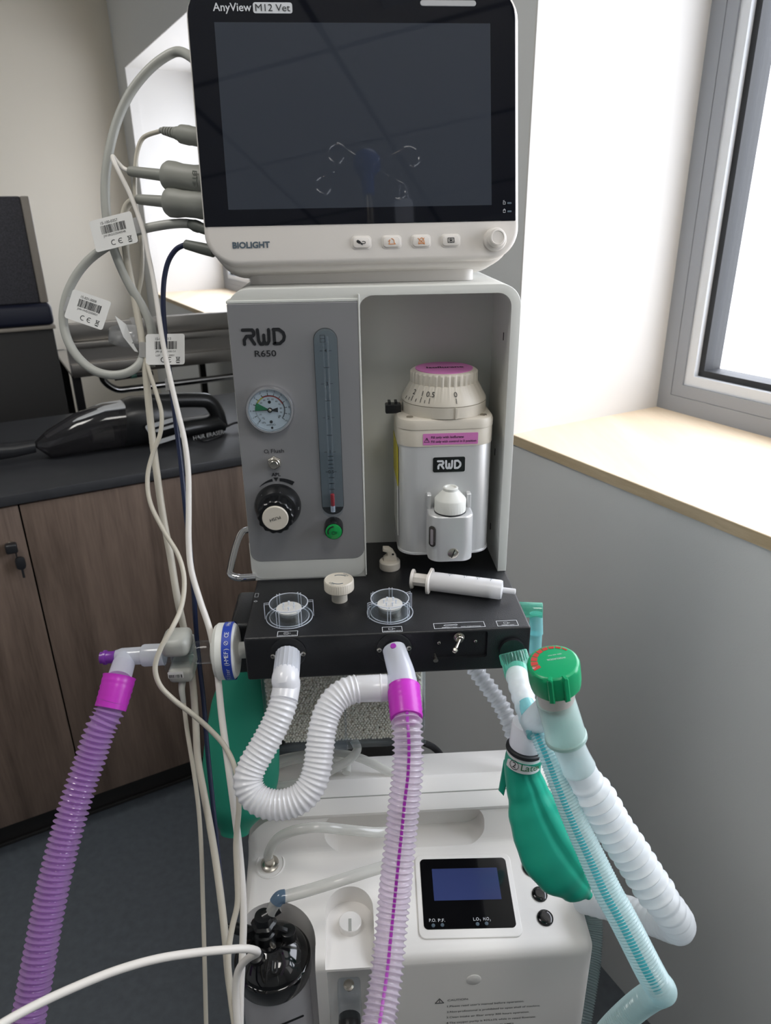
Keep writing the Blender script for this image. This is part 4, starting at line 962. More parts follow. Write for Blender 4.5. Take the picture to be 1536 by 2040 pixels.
# four soft keys
def key(cx, icon, mat):
    b = MMB(); b.prism(rrect(.0194, .0126, .0038, 6, cx, -.1110), (0, .0002, 0), X_, Z_, .0014, .0006, 2); k = obj('soft_key', b, M['white'], mon)
    b = MMB(); b.prism(rrect(.0166, .0098, .0032, 6, cx, -.1110), (0, -.0008, 0), X_, Z_, .0022, .0008, 2); obj('key_cap', b, M['white'], k)
    b = MMB(); q = (cx, -.0031, -.1110)
    for pts, w in icon: b.stroke(pts, w, q, X_, Z_, .0002)
    obj('key_icon', b, mat, k)
key(-.0021, [([(-.0036, .0010), (-.0020, .0000)], .0026), ([(-.0010, -.0002), (.0010, -.0012), (.0034, -.0010)], .0006), ([(.0004, .0006), (.0020, .0010), (.0036, .0004), (.0034, -.0010)], .0005), ([(-.0008, -.0012), (.0006, -.0022)], .0008)], M['ink'])
bell = [([(-.0030, -.0022), (.0034, -.0022), (.0024, -.0010), (.0022, .0012), (.0010, .0026), (-.0004, .0028)], .0006), ([(-.0022, .0018), (-.0022, -.0008), (-.0030, -.0022)], .0006), ([(-.0034, .0004), (-.0014, .0014)], .0005)]
key(.0271, bell, M['orange'])
key(.0559, [([(-.0028, -.0022), (.0030, -.0022), (.0020, .0020), (.0004, .0030), (-.0014, .0018), (-.0028, -.0022)], .0006), ([(-.0032, .0026), (.0030, -.0030)], .0006), ([(-.0024, -.0030), (.0030, .0028)], .0005)], M['orange'])
key(.0850, [([(-.0030, -.0020), (.0030, -.0020), (.0030, .0022), (-.0030, .0022), (-.0030, -.0020)], .0006), ([(-.0018, .0010), (.0018, -.0010)], .0005), ([(-.0018, -.0010), (.0018, .0010)], .0005), ([(0, .0018), (0, -.0016)], .0005)], M['ink'])
o = Vector((.1290, 0, -.1108)); b = MMB(); b.lathe([(.0112, 0), (.0112, .0030), (.0104, .0044), (.0084, .0050), (.0082, .0110), (.0074, .0126), (.0062, .0130), (.0056, .0124), (0, .0120)], o, (0, -1, 0), 56); obj('rotary_knob', b, M['white'], mon)
# foot between monitor and hood
b = MB(); b.prism(rrect(.2300, .0700, .012, 6, .1340, .0740), (0, 0, H_ + .0003), X_, Y_, .030, .002, 2); ft = obj('foot', b, M['white'], mon)
b = MB(); b.prism(circ(.0011, 14, .0467, .3300), (0, .0389, 0), X_, Z_, .0003); obj('foot_mark', b, M['ink'], ft)
# ---------------------------------------------------------------- oxygen concentrator
CXL, CXR = -.0235, .3600
CPZ = lambda y: -.337 + .19 * (y + .184)
SLN = Vector((0, -.19, 1)).normalized(); SLU = Vector((0, 1, .19)).normalized()
def cpl(px, py):
    d = FWD + RIGHT * ((px - 768) / FPX) - UP * ((py - 1020) / FPX)
    t = (-.337 + .19 * (CAM.y + .184) - CAM.z) / (d.z - .19 * d.y); return CAM + d * t
con = thing('oxygen_concentrator', 'white oxygen concentrator with a blue display and three black buttons, standing on the floor', 'oxygen concentrator', ((CXL + CXR) / 2, -.1, -1.0))
def fil(p0, p1, p2, r, n=5):
    a = (p0 - p1).normalized(); c = (p2 - p1).normalized(); ang = a.angle(c); t = r / math.tan(ang / 2); s = p1 + a * t; e = p1 + c * t
    out = []
    for k in range(n + 1):
        f = k / n; out.append(s.lerp(p1, f).lerp(p1.lerp(e, f), f))
    return out
V2 = lambda y, z: Vector((y, z))
corners = [(V2(-.215, -.945), .015), (V2(-.215, CPZ(-.215)), .016), (V2(-.092, CPZ(-.092)), .014), (V2(-.0805, -.2757), .0005), (V2(.010, -.2757), .0005), (V2(.010, -.945), .015)]
prof = []
for i, (c, r) in enumerate(corners): prof += fil(corners[i - 1][0], c, corners[(i + 1) % len(corners)][0], r, 6)
def endloft(prof, x0, x1, rad, n=7):
    """extrude the (Y, Z) profile along X with rounded end rims"""
    t = bmesh.new(); N = len(prof); nor = []
    cen = V2(sum(p.x for p in prof) / N, sum(p.y for p in prof) / N)
    for i, p in enumerate(prof):
        e = (prof[(i + 1) % N] - prof[i - 1]).normalized(); nn = V2(-e.y, e.x); nor.append(nn)
    area = sum(prof[i].x * prof[(i + 1) % N].y - prof[(i + 1) % N].x * prof[i].y for i in range(N))
    if area > 0: nor = [-k for k in nor]
    nor = [-k for k in nor]                       # now pointing inwards
    st = []
    for k in range(n + 1):
        a = PI / 2 * k / n; st.append((x0 + rad * (1 - math.sin(a)), rad * (1 - math.cos(a))))
    st = st[::-1] + [(x0 + x1 - x, d) for x, d in st]
    rings = [[t.verts.new((x, p.x + nn.x * d, p.y + nn.y * d)) for p, nn in zip(prof, nor)] for x, d in sorted(st)]
    for i in range(len(rings) - 1):
        for k in range(N): t.faces.new((rings[i][k], rings[i][(k + 1) % N], rings[i + 1][(k + 1) % N], rings[i + 1][k]))
    t.faces.new(rings[0]); t.faces.new(rings[-1][::-1]); bmesh.ops.recalc_face_normals(t, faces=t.faces[:])
    return t
b = MB(); b._merge(endloft(prof, CXL, CXR, .0135)); body = obj('body', b, M['concent'], con)
BX, BY = .0130, -.1940                         # humidifier bottle axis
c1 = MB(); c1.cyl((BX, BY, -.62), (BX, BY, -.2), .0470, n=48)
c1b = MB(); c1b.prism(rrect(.0936, .08, .001, 1, BX, BY - .04), (0, 0, -.62), X_, Y_, .42)
c2 = MB(); c2.prism(rrect(.0500, .06, .008, 5, .0968, -.2305), (0, 0, -.70), X_, Y_, .345)
c2b = MB(); c2b.prism(rrect(.0530, .15, .0255, 8, .0968, -.2100), (0, 0, -.352), X_, Y_, .15)
c3 = MB(); c3.prism(rrect(.192, .046, .020, 8, .1650, -.2955), (0, -.060, 0), X_, Z_, .07)
c4 = MB(); rc = .042; c4.prism([(CXL - .02, -.25), (CXL - .02, -.3165), (CXL - .001, -.3165)] + [(CXL + rc + rc * math.cos(a), -.3165 + rc * math.sin(a)) for a in [PI - PI / 2 * k / 10 for k in range(1, 11)]] + [(CXL + rc, -.25)], (0, .04, 0), X_, Z_, .125)
cut(body, [c1, c1b, c2b, c2, c3, c4])
lid = []
for y, z in ((-.0825, -.2755), (-.0845, -.2700), (-.0820, -.2660), (-.0600, -.2452), (-.0560, -.2440), (.008, -.2690), (.012, -.2720), (.012, -.2755)): lid.append(V2(y, z))
b = MB(); b._merge(endloft(lid, CXL + .036, CXR - .004, .0015, 3)); obj('lid', b, M['concent'], con)
# lid line
b = MB(); b.box(CXL + .040, CXR - .008, -.0722, -.0712, -.2567, -.2557); obj('lid_line', b, M['cable'], con)
# display module
def on(px, py, lift=0.0): return cpl(px, py) + SLN * lift
p0 = (cpl(835.4, 1714) + cpl(1029.5, 1849.6)) / 2 + (cpl(1004.6, 1709.5) + cpl(846, 1854)) / 2; p0 /= 2
xd = (cpl(1029.5, 1849.6) - cpl(846, 1854)).normalized(); yd = SLN.cross(xd)
b = MB(); b.prism(rrect(.1130, .0950, .008, 6, 0, -.002), p0, xd, yd, .0016, .0012, 3); fr_ = obj('display_bezel', b, M['concent'], con)
b = MB(); b.prism(rrect(.1012, .0800, .005, 6), p0 + SLN * .0016, xd, yd, .0006, .0004, 1); pn = obj('display_panel', b, M['blackg'], con)
def loc(px, py): d = cpl(px, py) - p0; return d.dot(xd), d.dot(yd)
q = [loc(860, 1736), loc(989, 1729), loc(999, 1793), loc(865, 1796)]; lx = sum(k[0] for k in q) / 4; lz = sum(k[1] for k in q) / 4
b = MB(); b.prism(rrect(.0760, .0368, .0005, 2, lx, lz), p0 + SLN * .0022, xd, yd, .0002); obj('lcd', b, M['bluelcd'], pn)
b = MB(); pt = p0 + SLN * .0023
for s, px, py in (('P.O.', 855, 1839), ('P.F.', 873, 1839), ('L.O', 943, 1836.5), ('H.O', 963, 1836)):
    k = loc(px, py); b.text(s, pt + xd * k[0] + yd * k[1], xd, yd, .0034, .0075 if '.F' in s or s == 'P.O.' else .0062)
for px in (955.5, 975.5): k = loc(px, 1836.5); b.text('2', pt + xd * k[0] + yd * (k[1] - .0004), xd, yd, .0018)
obj('display_lettering', b, M['inkwhite'], pn)
for px, py in ((863, 1846), (881, 1845), (951, 1843), (969, 1842)):
    k = loc(px, py); b = MB(); b.lathe([(.0021, 0), (.0019, .0006), (0, .0009)], pt + xd * k[0] + yd * k[1], SLN, 18); obj('indicator_lamp', b, M['inkgrey'], pn)
# buttons
for i, (px, py, r) in enumerate(((1061, 1728, .0122), (1075, 1782, .0088), (1086, 1829, .0090))):
    o = on(px, py); b = MB()
    if i == 0: b.lathe([(r, 0), (r, .0012), (r * .9, .0026), (r * .8, .0026), (r * .78, .0010), (r * .7, .0010), (r * .68, .0034), (r * .6, .0040), (0, .0036)], o, SLN, 44)
    else: b.lathe([(r, 0), (r * .98, .0014), (r * .8, .0026), (r * .5, .0030), (0, .0024)], o, SLN, 44)
    k = obj('push_button', b, M['blackg'], con)
    if i == 0:
        b = MB(); b.stroke([(.0024 * math.cos(a), .0024 * math.sin(a)) for a in [2 * PI * j / 16 for j in range(17)]], .0007, o + SLN * .0040 + xd * .0028, xd, yd, .0003); obj('button_mark', b, M['inkwhite'], k)
# caution text and sign on the front
FY = -.2154
b = MB(); dz = .0009
def ln(s, z, x0, w): b.text(s, (x0, FY, z), (1, 0, .006), Z_, .0030, w, bold=.004)
ln('CAUTION:', -.4140, .2010, .0232); ln('1.Please read user\'s manual before operation.', -.4242, .2008, .0855); ln('2.Non-professional is prohibited to open shell of machine.', -.4336, .2006, .1045)
ln('3.Clean intake air filter every 300 hours operation.', -.4430, .2005, .0930); ln('4.The oxygen purity is 93%±3% while in rated flowrate.', -.4524, .2004, .1010); ln('5.NO SMOKING OR NAKED FLAMES.', -.4618, .2003, .0775)
b.stroke([(.1875, -.4165), (.1969, -.4165), (.1922, -.4092), (.1875, -.4165)], .0006, (0, FY, 0), X_, Z_, .0003); b.stroke([(.1922, -.4115), (.1922, -.4140)], .0006, (0, FY, 0), X_, Z_, .0003); b.stroke([(.1922, -.4152), (.1922, -.4150)], .0007, (0, FY, 0), X_, Z_, .0003)
obj('caution_text', b, M['ink'], con)
b = MB(); b.lathe([(.0080, -.0005), (.0080, .0004), (.0074, .0008), (0, .0008)], (.2290, FY + .0004, -.3820), (0, -1, 0), 40); obj('blank_plug', b, M['concent'], con)
# round plug with a slot in the channel
o = Vector((.0970, -.1660, -.3518)); b = MB(); b.lathe([(.0128, -.002), (.0128, .0070), (.0120, .0078), (0, .0078)], o, Z_, 48); pk = obj('slotted_plug', b, M['concent'], con)
b = MB(); b.box(o.x - .0016, o.x + .0016, o.y - .0120, o.y + .003, o.z + .0076, o.z + .0081); obj('plug_slot', b, M['cable'], con)
# flow gauge and knob low in the channel
o = Vector((.0940, -.2080, -.395)); b = MB(); b.box(o.x - .0125, o.x + .0125, o.y - .0150, o.y + .0070, o.z - .034, o.z + .012, .004, 3); fl = obj('flow_gauge', b, M['canister'], con)
b = MB(); b.lathe([(.0058, 0), (.0058, .002), (.0036, .003), (.0036, .005), (0, .005)], o + Vector((0, -.004, .0122)), (0, -.25, 1), 28); obj('gauge_screw', b, M['steel'], fl)
b = MB(); b.lathe([(.0120, 0), (.0120, .028), (.0108, .030), (0, .030)], (.0932, -.2150, -.4300), (0, -1, 0), 60, rf=lambda an, i: 1 + .012 * math.cos(20 * an)); k = obj('flow_knob', b, M['blackp'], con)
b = MB(); b.lathe([(.0100, .0300), (.0100, .0305), (0, .0305)], (.0932, -.2150, -.4300), (0, -1, 0), 40); obj('knob_face', b, M['silverp'], k)
# outlet spigot
o = on(538, 1722); b = MB(); b.lathe([(.0175, -.001), (.0175, .0006), (.0160, .0012), (.0150, .0002), (0, .0002)], o, SLN, 44); obj('outlet_recess', b, M['concent'], con)
b = MB(); b.lathe([(.0105, 0), (.0105, .0020), (.0085, .0030), (.0062, .0034), (.0056, .0160), (.0040, .0180), (0, .0180)], o + SLN * .0005, SLN, 36); obj('outlet_spigot', b, M['steel'], con)
OUT = o

# ---- humidifier bottle in its bay
hum = thing('humidifier_bottle', 'clear humidifier bottle with a glossy black cap in the front left bay of the concentrator', 'humidifier', (BX, BY, -.60))
HZ = -.350
b = MB(); b.lathe([(.0365, -.19), (.0375, -.17), (.0375, -.003), (.035, 0), (0, 0)], (BX, BY, HZ - .0245), n=48); obj('bottle', b, clear('humidifier_bottle', (238, 238, 240), .3, .06, .45, (236, 235, 238), .35), hum)
b = MB(); b.lathe([(.0402, -.0240), (.0408, -.0230), (.0408, -.0040), (.0400, -.0030), (.0385, -.0025), (.0380, .0), (.0350, .0060), (.0260, .0140), (.0140, .0185), (.0120, .0190), (0, .0190)], (BX, BY, HZ), n=72); cp = obj('cap', b, M['blackg'], hum)
b = MB(); b.lathe([(.0120, .0180), (.0115, .0300), (.0095, .0315), (.0092, .0400), (.0125, .0410), (.0130, .0440), (.0100, .0460), (.0090, .0540), (0, .0545)], (BX - .006, BY + .004, HZ), n=24, rf=lambda an, i: 1 + (.07 * math.cos(6 * an) if 1 < i < 7 else 0)); 
e0 = Vector((BX - .006, BY + .004, HZ + .050)); e1 = e0 + Vector((.017, .006, .006)); b.cyl(e0, e1, .0062, .0050); b.cyl(Vector((BX, BY, HZ + .022)) + Vector((-.012, .006, 0)), Vector((BX, BY, HZ + .024)) + Vector((-.040, .012, .004)), .0068, .0060); b.cyl(Vector((BX, BY, HZ + .024)) + Vector((-.040, .012, .004)), Vector((BX, BY, HZ + .024)) + Vector((-.050, .014, .004)), .0035)
for s_ in (-1, 1): b.prism([(0, 0), (s_ * .022, .002), (s_ * .024, .010), (s_ * .014, .016), (0, .016)], Vector((BX - .006, BY + .006, HZ + .020)), X_, Z_, .005, .001, 1)
b.cyl((BX + .018, BY + .006, HZ + .010), (BX + .018, BY + .006, HZ + .027), .0085, n=24, bev=.0012); b.cyl((BX - .014, BY - .014, HZ + .012), (BX - .014, BY - .018, HZ + .024), .0080, n=24, bev=.001)
b.tube([(BX + .003, BY - .020, HZ + .016), (BX + .004, BY - .030, HZ + .013), (BX + .007, BY - .030, HZ + .013), (BX + .008, BY - .020, HZ + .016)], .0014, 8)
obj('elbow_fitting', b, M['blackp'], hum)
b = MB(); b.lathe([(.0030, .0), (.0028, .0006), (0, .0010)], (BX + .003, BY - .006, HZ + .0192), n=16); obj('relief_valve', b, M['steel'], hum)
b = MB(); b.stroke([(0, 0), (.030, .016)], .0022, (BX + .002, BY - .0377, HZ - .062), (1, 0, 0), Z_, .0008); obj('level_mark', b, M['ink'], hum)
HUMX = e1

# silicone tubes
b = MB(); P = [OUT + SLN * .006, OUT + SLN * .020, at(552, 1672, D=.815), at(585, 1655, D=.80), at(630, 1648, D=.80), at(680, 1652, D=.81), at(750, 1658, D=.825), at(790, 1654, D=.845), at(800, 1650, D=.855)]
b.tube(P, .0056, 18, smooth=8); tag(obj('silicone_tube', b, M['tubeclear']), 'clear tube arching from the chrome outlet on the concentrator into its handle recess', 'tube')
b = MB(); P = [HUMX + Vector((-.004, -.002, -.004)), at(556, 1789, D=.758), at(572, 1785, D=.760), at(620, 1772, D=.766), at(690, 1750, D=.775), at(750, 1731, D=.79), at(780, 1722, D=.798), at(798, 1720, D=.806)]
P[0] = e0.lerp(e1, .45); t2 = thing('humidifier_tube', 'clear tube running from the black humidifier cap across the concentrator, behind the striped hose', 'tube', P[1])
b.tube(P, .0062, 18, smooth=8); obj('tube', b, M['tubeclear'], t2)
pth = spline(P, 8); b = MB(); b.tube(pth[5:15], .0070, 18, smooth=1); obj('connector', b, clear('ribbed_blue_connector', (150, 175, 195), .3, .1, .45, (140, 165, 190), .4), t2)
# coiled tube on the lid, coming from the canister
b = MB(); zl = -.2385
coil = [at(705, 1475, D=.87), at(712, 1492, D=.865), at(700, 1510, D=.86), at(665, 1532, D=.855), at(630, 1548, D=.852), at(585, 1562, D=.85), at(545, 1565, D=.85), at(515, 1556, D=.855), at(512, 1540, D=.862), at(535, 1522, D=.872), at(580, 1508, D=.88), at(640, 1501, D=.885), at(700, 1505, D=.884), at(745, 1522, D=.875), at(775, 1538, D=.868), at(800, 1548, D=.866)]
b.tube(coil, .0052, 16, smooth=8)
coil2 = [at(520, 1550, D=.868), at(545, 1528, D=.876), at(590, 1514, D=.882), at(650, 1510, D=.884), at(690, 1522, D=.878), at(690, 1540, D=.868)]
b.tube(coil2, .0050, 16, smooth=8)
tag(obj('coiled_tube', b, M['tubeclear']), 'clear tube lying in loose coils on the lid of the concentrator under the canister', 'tube')
b = MB(); b.tube([at(845, 1480, D=.95), at(862, 1488, D=.96), at(875, 1500, D=.97), at(882, 1516, D=1.0), at(880, 1560, D=1.05)], .0045, 12); tag(obj('black_cord', b, M['black']), 'short black cord curving down behind the concentrator lid', 'cord')
# ---------------------------------------------------------------- breathing hoses at the front
TOCAM = (CAM - Vector((.15, -.25, -.25))).normalized()
# white hose: left port -> loop -> side arm of the clear Y-piece
t = thing('white_breathing_hose', 'white corrugated hose in a U-loop from the left front port of the black module', 'hose', (.047, -.14, -.10))
pp = Vector((.0470, BF - .0018, -.0180)); ax = Vector((-.03, -1, -.28)).normalized(); p1 = pp + ax * .034; p2 = at(571, 1362, D=.686); p3 = at(566, 1394, D=.679)
b = MB(); b.lathe([(.0116, 0), (.0122, .001), (.0126, .0300), (.0118, .0305)], pp, ax, 144, rf=lambda an, i: 1 + .03 * max(0, math.cos(18 * an)), caps=True); obj('ribbed_connector', b, M['frost'], t)
b = MB(); b.tube([pp + ax * .024, p1, p2, p3], .0130, 28, smooth=6, rfun=lambda d, T: .0126 + .0006 * min(1, d / .006)); obj('cuff', b, M['hose_white'], t)
hp = [p3, at(560, 1415, D=.675), at(545, 1450, D=.670), at(522, 1492, D=.664), at(503, 1525, D=.660), at(494, 1556, D=.656), at(506, 1586, D=.653), at(535, 1602, D=.651), at(570, 1602, D=.650), at(602, 1588, D=.651), at(622, 1562, D=.654), at(632, 1530, D=.658), at(637, 1492, D=.663), at(642, 1455, D=.668), at(652, 1420, D=.674), at(669, 1393, D=.679), at(692, 1377, D=.683), at(712, 1372, D=.685)]
b = MB(); corrugated(b, hp, .0139, .0045, .00065, 28, 8, sharp=1.3); obj('corrugated_tube', b, M['hose_white'], t)
q0, q1 = at(710, 1372.5, D=.685), at(772, 1370, D=.686); b = MB(); b.cyl(q0, q1, .0126, .0129, n=32, bev=.0008); d = (q1 - q0).normalized(); b.cyl(q0.lerp(q1, .76), q0.lerp(q1, .82), .0134, n=32, bev=.0006); obj('end_cuff', b, M['hose_white'], t)

# Y-piece on the right port
yp = thing('clear_connector', 'clear side-arm connector with a magenta dot, middle front port of the black module', 'connector', (.1523, -.14, -.05))
a0 = Vector((.1523, BF - .0018, -.0184)); a1 = at(800, 1343, D=.692); a2 = at(806, 1384, D=.675)
b = MB(); b.tube([a0, a0.lerp(a1, .5), a1, a2], .0128, 32, smooth=5, rfun=lambda d, T: .0117 + .0025 * min(1, d / T)); b.cyl(at(804, 1366, D=.686), at(768, 1370, D=.686), .0120, n=28); obj('tee_body', b, M['frost'], yp)
b = MB(); _ya = (a1 - a0).normalized(); _yn = (CAM - a0).normalized(); _yn = (_yn - _ya * _yn.dot(_ya)).normalized(); pd = a0.lerp(a1, .16) + _yn * .0122; b.lathe([(.0030, 0), (.0028, .0008), (0, .001)], pd, _yn, 20); obj('colour_dot', b, M['magenta_line'], yp)

def circuit(name, label, cuff, path, mat, r0, pitch, depth, group=None, stripe=None, inner=None, rfun=None):
    t = thing(name, label, 'hose', cuff[0])
    b = MB(); b.tube(cuff, .0158, 32, smooth=6, rfun=lambda d, T: .0158 + .0004 * math.cos(2 * PI * d / .006) - .0008 * d / T); obj('cuff', b, M['magenta'], t)
    b = MB(); corrugated(b, path, r0, pitch, depth, 28, 10, sharp=1.7, rfun=rfun); obj('corrugated_tube', b, mat, t)
    if stripe is not None:
        b = MB(); stripe_mesh(b, path, r0 - depth * 1.2, TOCAM, stripe, .0026); obj('colour_stripe', b, M['magenta_line'], t)
    if inner:
        b = MB(); b.tube(path, inner[0], 18, smooth=8); obj('inner_tube', b, inner[1], t)
    return t
c = [at(804, 1372, D=.681), at(807, 1400, D=.669), at(810, 1432, D=.657)]
hp = [at(808.5, 1418, D=.662), at(811, 1450, D=.652), at(813, 1500, D=.645), at(811, 1548, D=.641), at(805, 1600, D=.638), at(800, 1650, D=.635), at(792, 1725, D=.629), at(784, 1804, D=.624), at(776, 1880, D=.612), at(771, 1930, D=.603), at(759, 2013, D=.586), at(748, 2080, D=.57), at(738, 2150, D=.56)]
hs = circuit('striped_breathing_hose', 'pale magenta-striped corrugated hose with magenta cuff, hanging in front of the concentrator', c, hp, M['hose_lilac'], .0146, .0050, .0013, stripe=-.05)
c = [at(238, 1348, D=.712), at(230, 1378, D=.706), at(220, 1412, D=.700)]
hp = [at(224, 1398, D=.702), at(214, 1425, D=.698), at(201, 1450, D=.694), at(178, 1518, D=.688), at(168, 1545, D=.685), at(144, 1620, D=.676), at(119, 1710, D=.666), at(99, 1799, D=.657), at(82, 1889, D=.648), at(66, 1979, D=.640), at(55, 2040, D=.634), at(42, 2110, D=.628)]
circuit('purple_breathing_hose', 'purple corrugated breathing hose with magenta cuff, hanging down the left side of the photo', c, hp, M['hose_purple'], .0150, .0052, .0017, inner=(.0090, milky('purple_inner_tube', (170, 112, 190), .3, .1)))

# ---------------------------------------------------------------- patient end: filter, adapter, sensor, elbow
AXL = lambda px, py: at(px, py, Y=-.095)
F1 = Vector((.003, -.095, -.0290)); FA = (AXL(300, 1305) - F1).normalized()
fc = AXL(456, 1293)
ft_ = thing('breathing_filter', 'white round breathing filter with a lettered blue band, left of the black module', 'filter', fc)
fo = F1
b = MB(); b.lathe([(.0085, 0), (.0085, .008), (.0110, .009), (.0260, .0105), (.0285, .013), (.0290, .017), (.0290, .0205), (.0283, .0208), (.0283, .0213), (.0290, .0216), (.0290, .0285), (.0265, .0320), (.0200, .0335), (.0130, .0345), (.0130, .0360)], fo, FA, 64); obj('filter_housing', b, M['white2'], ft_)
b = MB(); b.lathe([(.0292, .0122), (.02945, .0124), (.02945, .0216), (.0292, .0218)], fo, FA, 64, caps=False); bd2 = obj('blue_band', b, M['band_blue'], ft_)
b = MB()
dn = (CAM - fc).normalized(); dn = (dn - FA * dn.dot(FA)).normalized(); side = dn.cross(FA)
def bandtext(s, a0, h, step):
    for i, ch in enumerate(s):
        a = a0 + i * step; nn = dn * math.cos(a) + side * math.sin(a); tg = -dn * math.sin(a) + side * math.cos(a)
        if ch != ' ': ux = tg * sgn; uy = nn.cross(ux); b.text(ch, fo + FA * .0170 - uy * (h * .5) + nn * .0296, ux, uy, h, align='CENTER', depth=.0002)
sgn = 1 if side.z > 0 else -1
for s, a0 in (('Filter', -1.20), ('(HMEF)', -.48), ('CE', .52), ('Heat', 1.05)):
    bandtext(s, sgn * a0, .0042, sgn * .105)
q = dn * math.cos(.26 * sgn) + side * math.sin(.26 * sgn); tq = -dn * math.sin(.26 * sgn) + side * math.cos(.26 * sgn)
b.stroke([(.0019 * math.cos(a), .0019 * math.sin(a)) for a in [2 * PI * j / 14 for j in range(15)]] , .0004, fo + FA * .0170 + q * .0296, tq, -FA, .0002); b.stroke([(-.0012, -.0012), (.0012, .0012)], .0004, fo + FA * .0170 + q * .0296, tq, -FA, .0002)
obj('band_lettering', b, M['inkwhite'], bd2)
def along(d): return F1 + FA * d
da = lambda px, py: (AXL(px, py) - F1).dot(FA)
d_coll1, d_coll0 = da(430, 1295), da(388, 1298); d_body0, d_sens = da(330, 1303), da(355, 1302)
ad = thing('airway_adapter', 'clear plastic airway adapter between the white filter and the milky elbow', 'adapter', along(d_sens))
b = MB(); b.lathe([(.0120, .0350), (.0120, d_coll0 - .004), (.0112, d_coll0), (.0100, d_coll0 + .001), (.0085, d_coll0 + .004), (.0085, d_body0), (.0075, d_body0 + .012)], F1, FA, 36); obj('adapter_tube', b, M['clear'], ad)
b = MB(); 
u3 = (Z_ - FA * Z_.dot(FA)).normalized(); v3 = FA.cross(u3)
b.prism(rrect(.026, .030, .003, 4), along(d_sens) - v3 * .010, FA, u3, .02, .001, 1); obj('measuring_cell', b, M['clear'], ad)
se = thing('gas_sensor', 'grey clip-on gas sensor with a small barcode, saddling the clear airway adapter', 'sensor', along(d_sens))
sv = -v3 if v3.y > 0 else v3                      # towards the viewer
def sbox(x0, x1, z0, z1, y0, y1, bev):
    b = MB(); m = Matrix((FA, -sv, u3)).transposed().to_4x4(); m.translation = along(d_sens); b.box(x0, x1, y0, y1, z0, z1, bev, 3, m); return b
SR = .0155
b = sbox(-.0145, .0130, .0040, .0235, -.0155, .0165, .006); obj('upper_shell', b, M['cable'], se)
b = sbox(-.0145, .0100, -.0270, -.0105, -.0150, .0165, .005); obj('lower_shell', b, M['cable'], se)
b = sbox(-.0145, .0130, -.020, .012, .0135, .0170, .001); obj('back_bridge', b, M['cable'], se)
b = MB(); p = along(d_sens) + sv * .0152 + u3 * -.0155
xr = -FA if (-FA).x > 0 else FA
b.prism(rrect(.0155, .0075, .0006, 2), p + xr * -.0015, xr, u3, .0002); lb = obj('sticker', b, M['paper'], se)
b = MB(); rnd = random.Random(5)
x = -.0068
while x < .0062:
    w = rnd.choice((.0003, .0005, .0008)); b.prism([(x, -.0032), (x + w, -.0032), (x + w, .0006), (x, .0006)], p + xr * -.0015 + sv * .0003, xr, u3, .0001); x += w + rnd.choice((.0003, .0005, .0007))
obj('barcode', b, M['ink'], lb)
pth = [along(d_sens) + u3 * -.026 + FA * -.002, at(362, 1372, D=.735), at(366, 1400, D=.735), at(372, 1450, D=.735), at(385, 1530, D=.735), at(395, 1605, D=.735), at(401, 1690, D=.735), at(404, 1790, D=.735), at(408, 1930, D=.73), at(412, 2100, D=.73)]
b = MB(); b.tube(pth[:3], .0035, 12, smooth=4, rfun=lambda d, T: .0042 - .0017 * d / T); obj('strain_relief', b, M['cable'], se)
b = MB(); b.tube(pth, .0023, 12, smooth=8); obj('sensor_cable', b, M['cable_beige'], se)
d_e0, d_e1 = da(285, 1307), da(244, 1312)
el = thing('elbow_connector', 'milky elbow connector with a violet plug, joining the airway adapter to the purple hose', 'connector', along(d_e0))
b = MB(); b.lathe([(.0112, d_body0 + .001), (.0115, d_e0 - .002), (.0108, d_e0), (.0090, d_e0 + .001), (.0088, d_e1), (.0070, d_e1 + .006), (0, d_e1 + .008)], F1, FA, 36)
ek = at(238, 1350, D=.712); e_a = along(d_e1 - .004); b.cyl(e_a, e_a.lerp(ek, .35), .0090, .0110, n=32); b.cyl(e_a.lerp(ek, .35), ek, .0110, .0115, n=32); obj('elbow_body', b, M['frost'], el)
b = MB(); b.lathe([(.0060, d_e1 + .003), (.0060, d_e1 + .006), (.0070, d_e1 + .007), (.0062, d_e1 + .0085), (.0062, d_e1 + .0150), (.0074, d_e1 + .0155), (.0074, d_e1 + .0180), (.0060, d_e1 + .0185), (.0060, d_e1 + .0215), (0, d_e1 + .0220)], F1, FA, 28); obj('sampling_plug', b, M['violet'], el)

# ---------------------------------------------------------------- right-hand circuit: fresh gas limb, valve, bag, hoses
t = thing('fresh_gas_limb', 'milky tube with knurled mint-green collar on the right front port of the black module', 'connector', (.2712, -.13, -.03))
g0 = Vector((.2712, BF - .006, -.0245)); g1 = at(1029, 1328, D=.715); gx = (g1 - g0).normalized()
b = MB(); b.lathe([(.0125, 0), (.0135, .001), (.0138, .010), (.0138, .011), (.0140, .0220), (.0135, .0250), (.0115, .0252)], g0, gx, 120, rf=lambda an, i: 1 + (.05 * max(0, math.cos(30 * an)) if i < 3 else 0)); obj('knurled_collar', b, M['mint'], t)
b = MB(); q = [g0 + gx * .020, at(1030, 1345, D=.705), at(1038, 1375, D=.690), at(1046, 1400, D=.678), at(1058, 1432, D=.664), at(1070, 1458, D=.652)]; b.tube(q, .0108, 28, smooth=6, rfun=lambda d, T: .0108 + .0006 * math.cos(2 * PI * d / .012)); obj('limb_tube', b, M['hose_flex'], t)
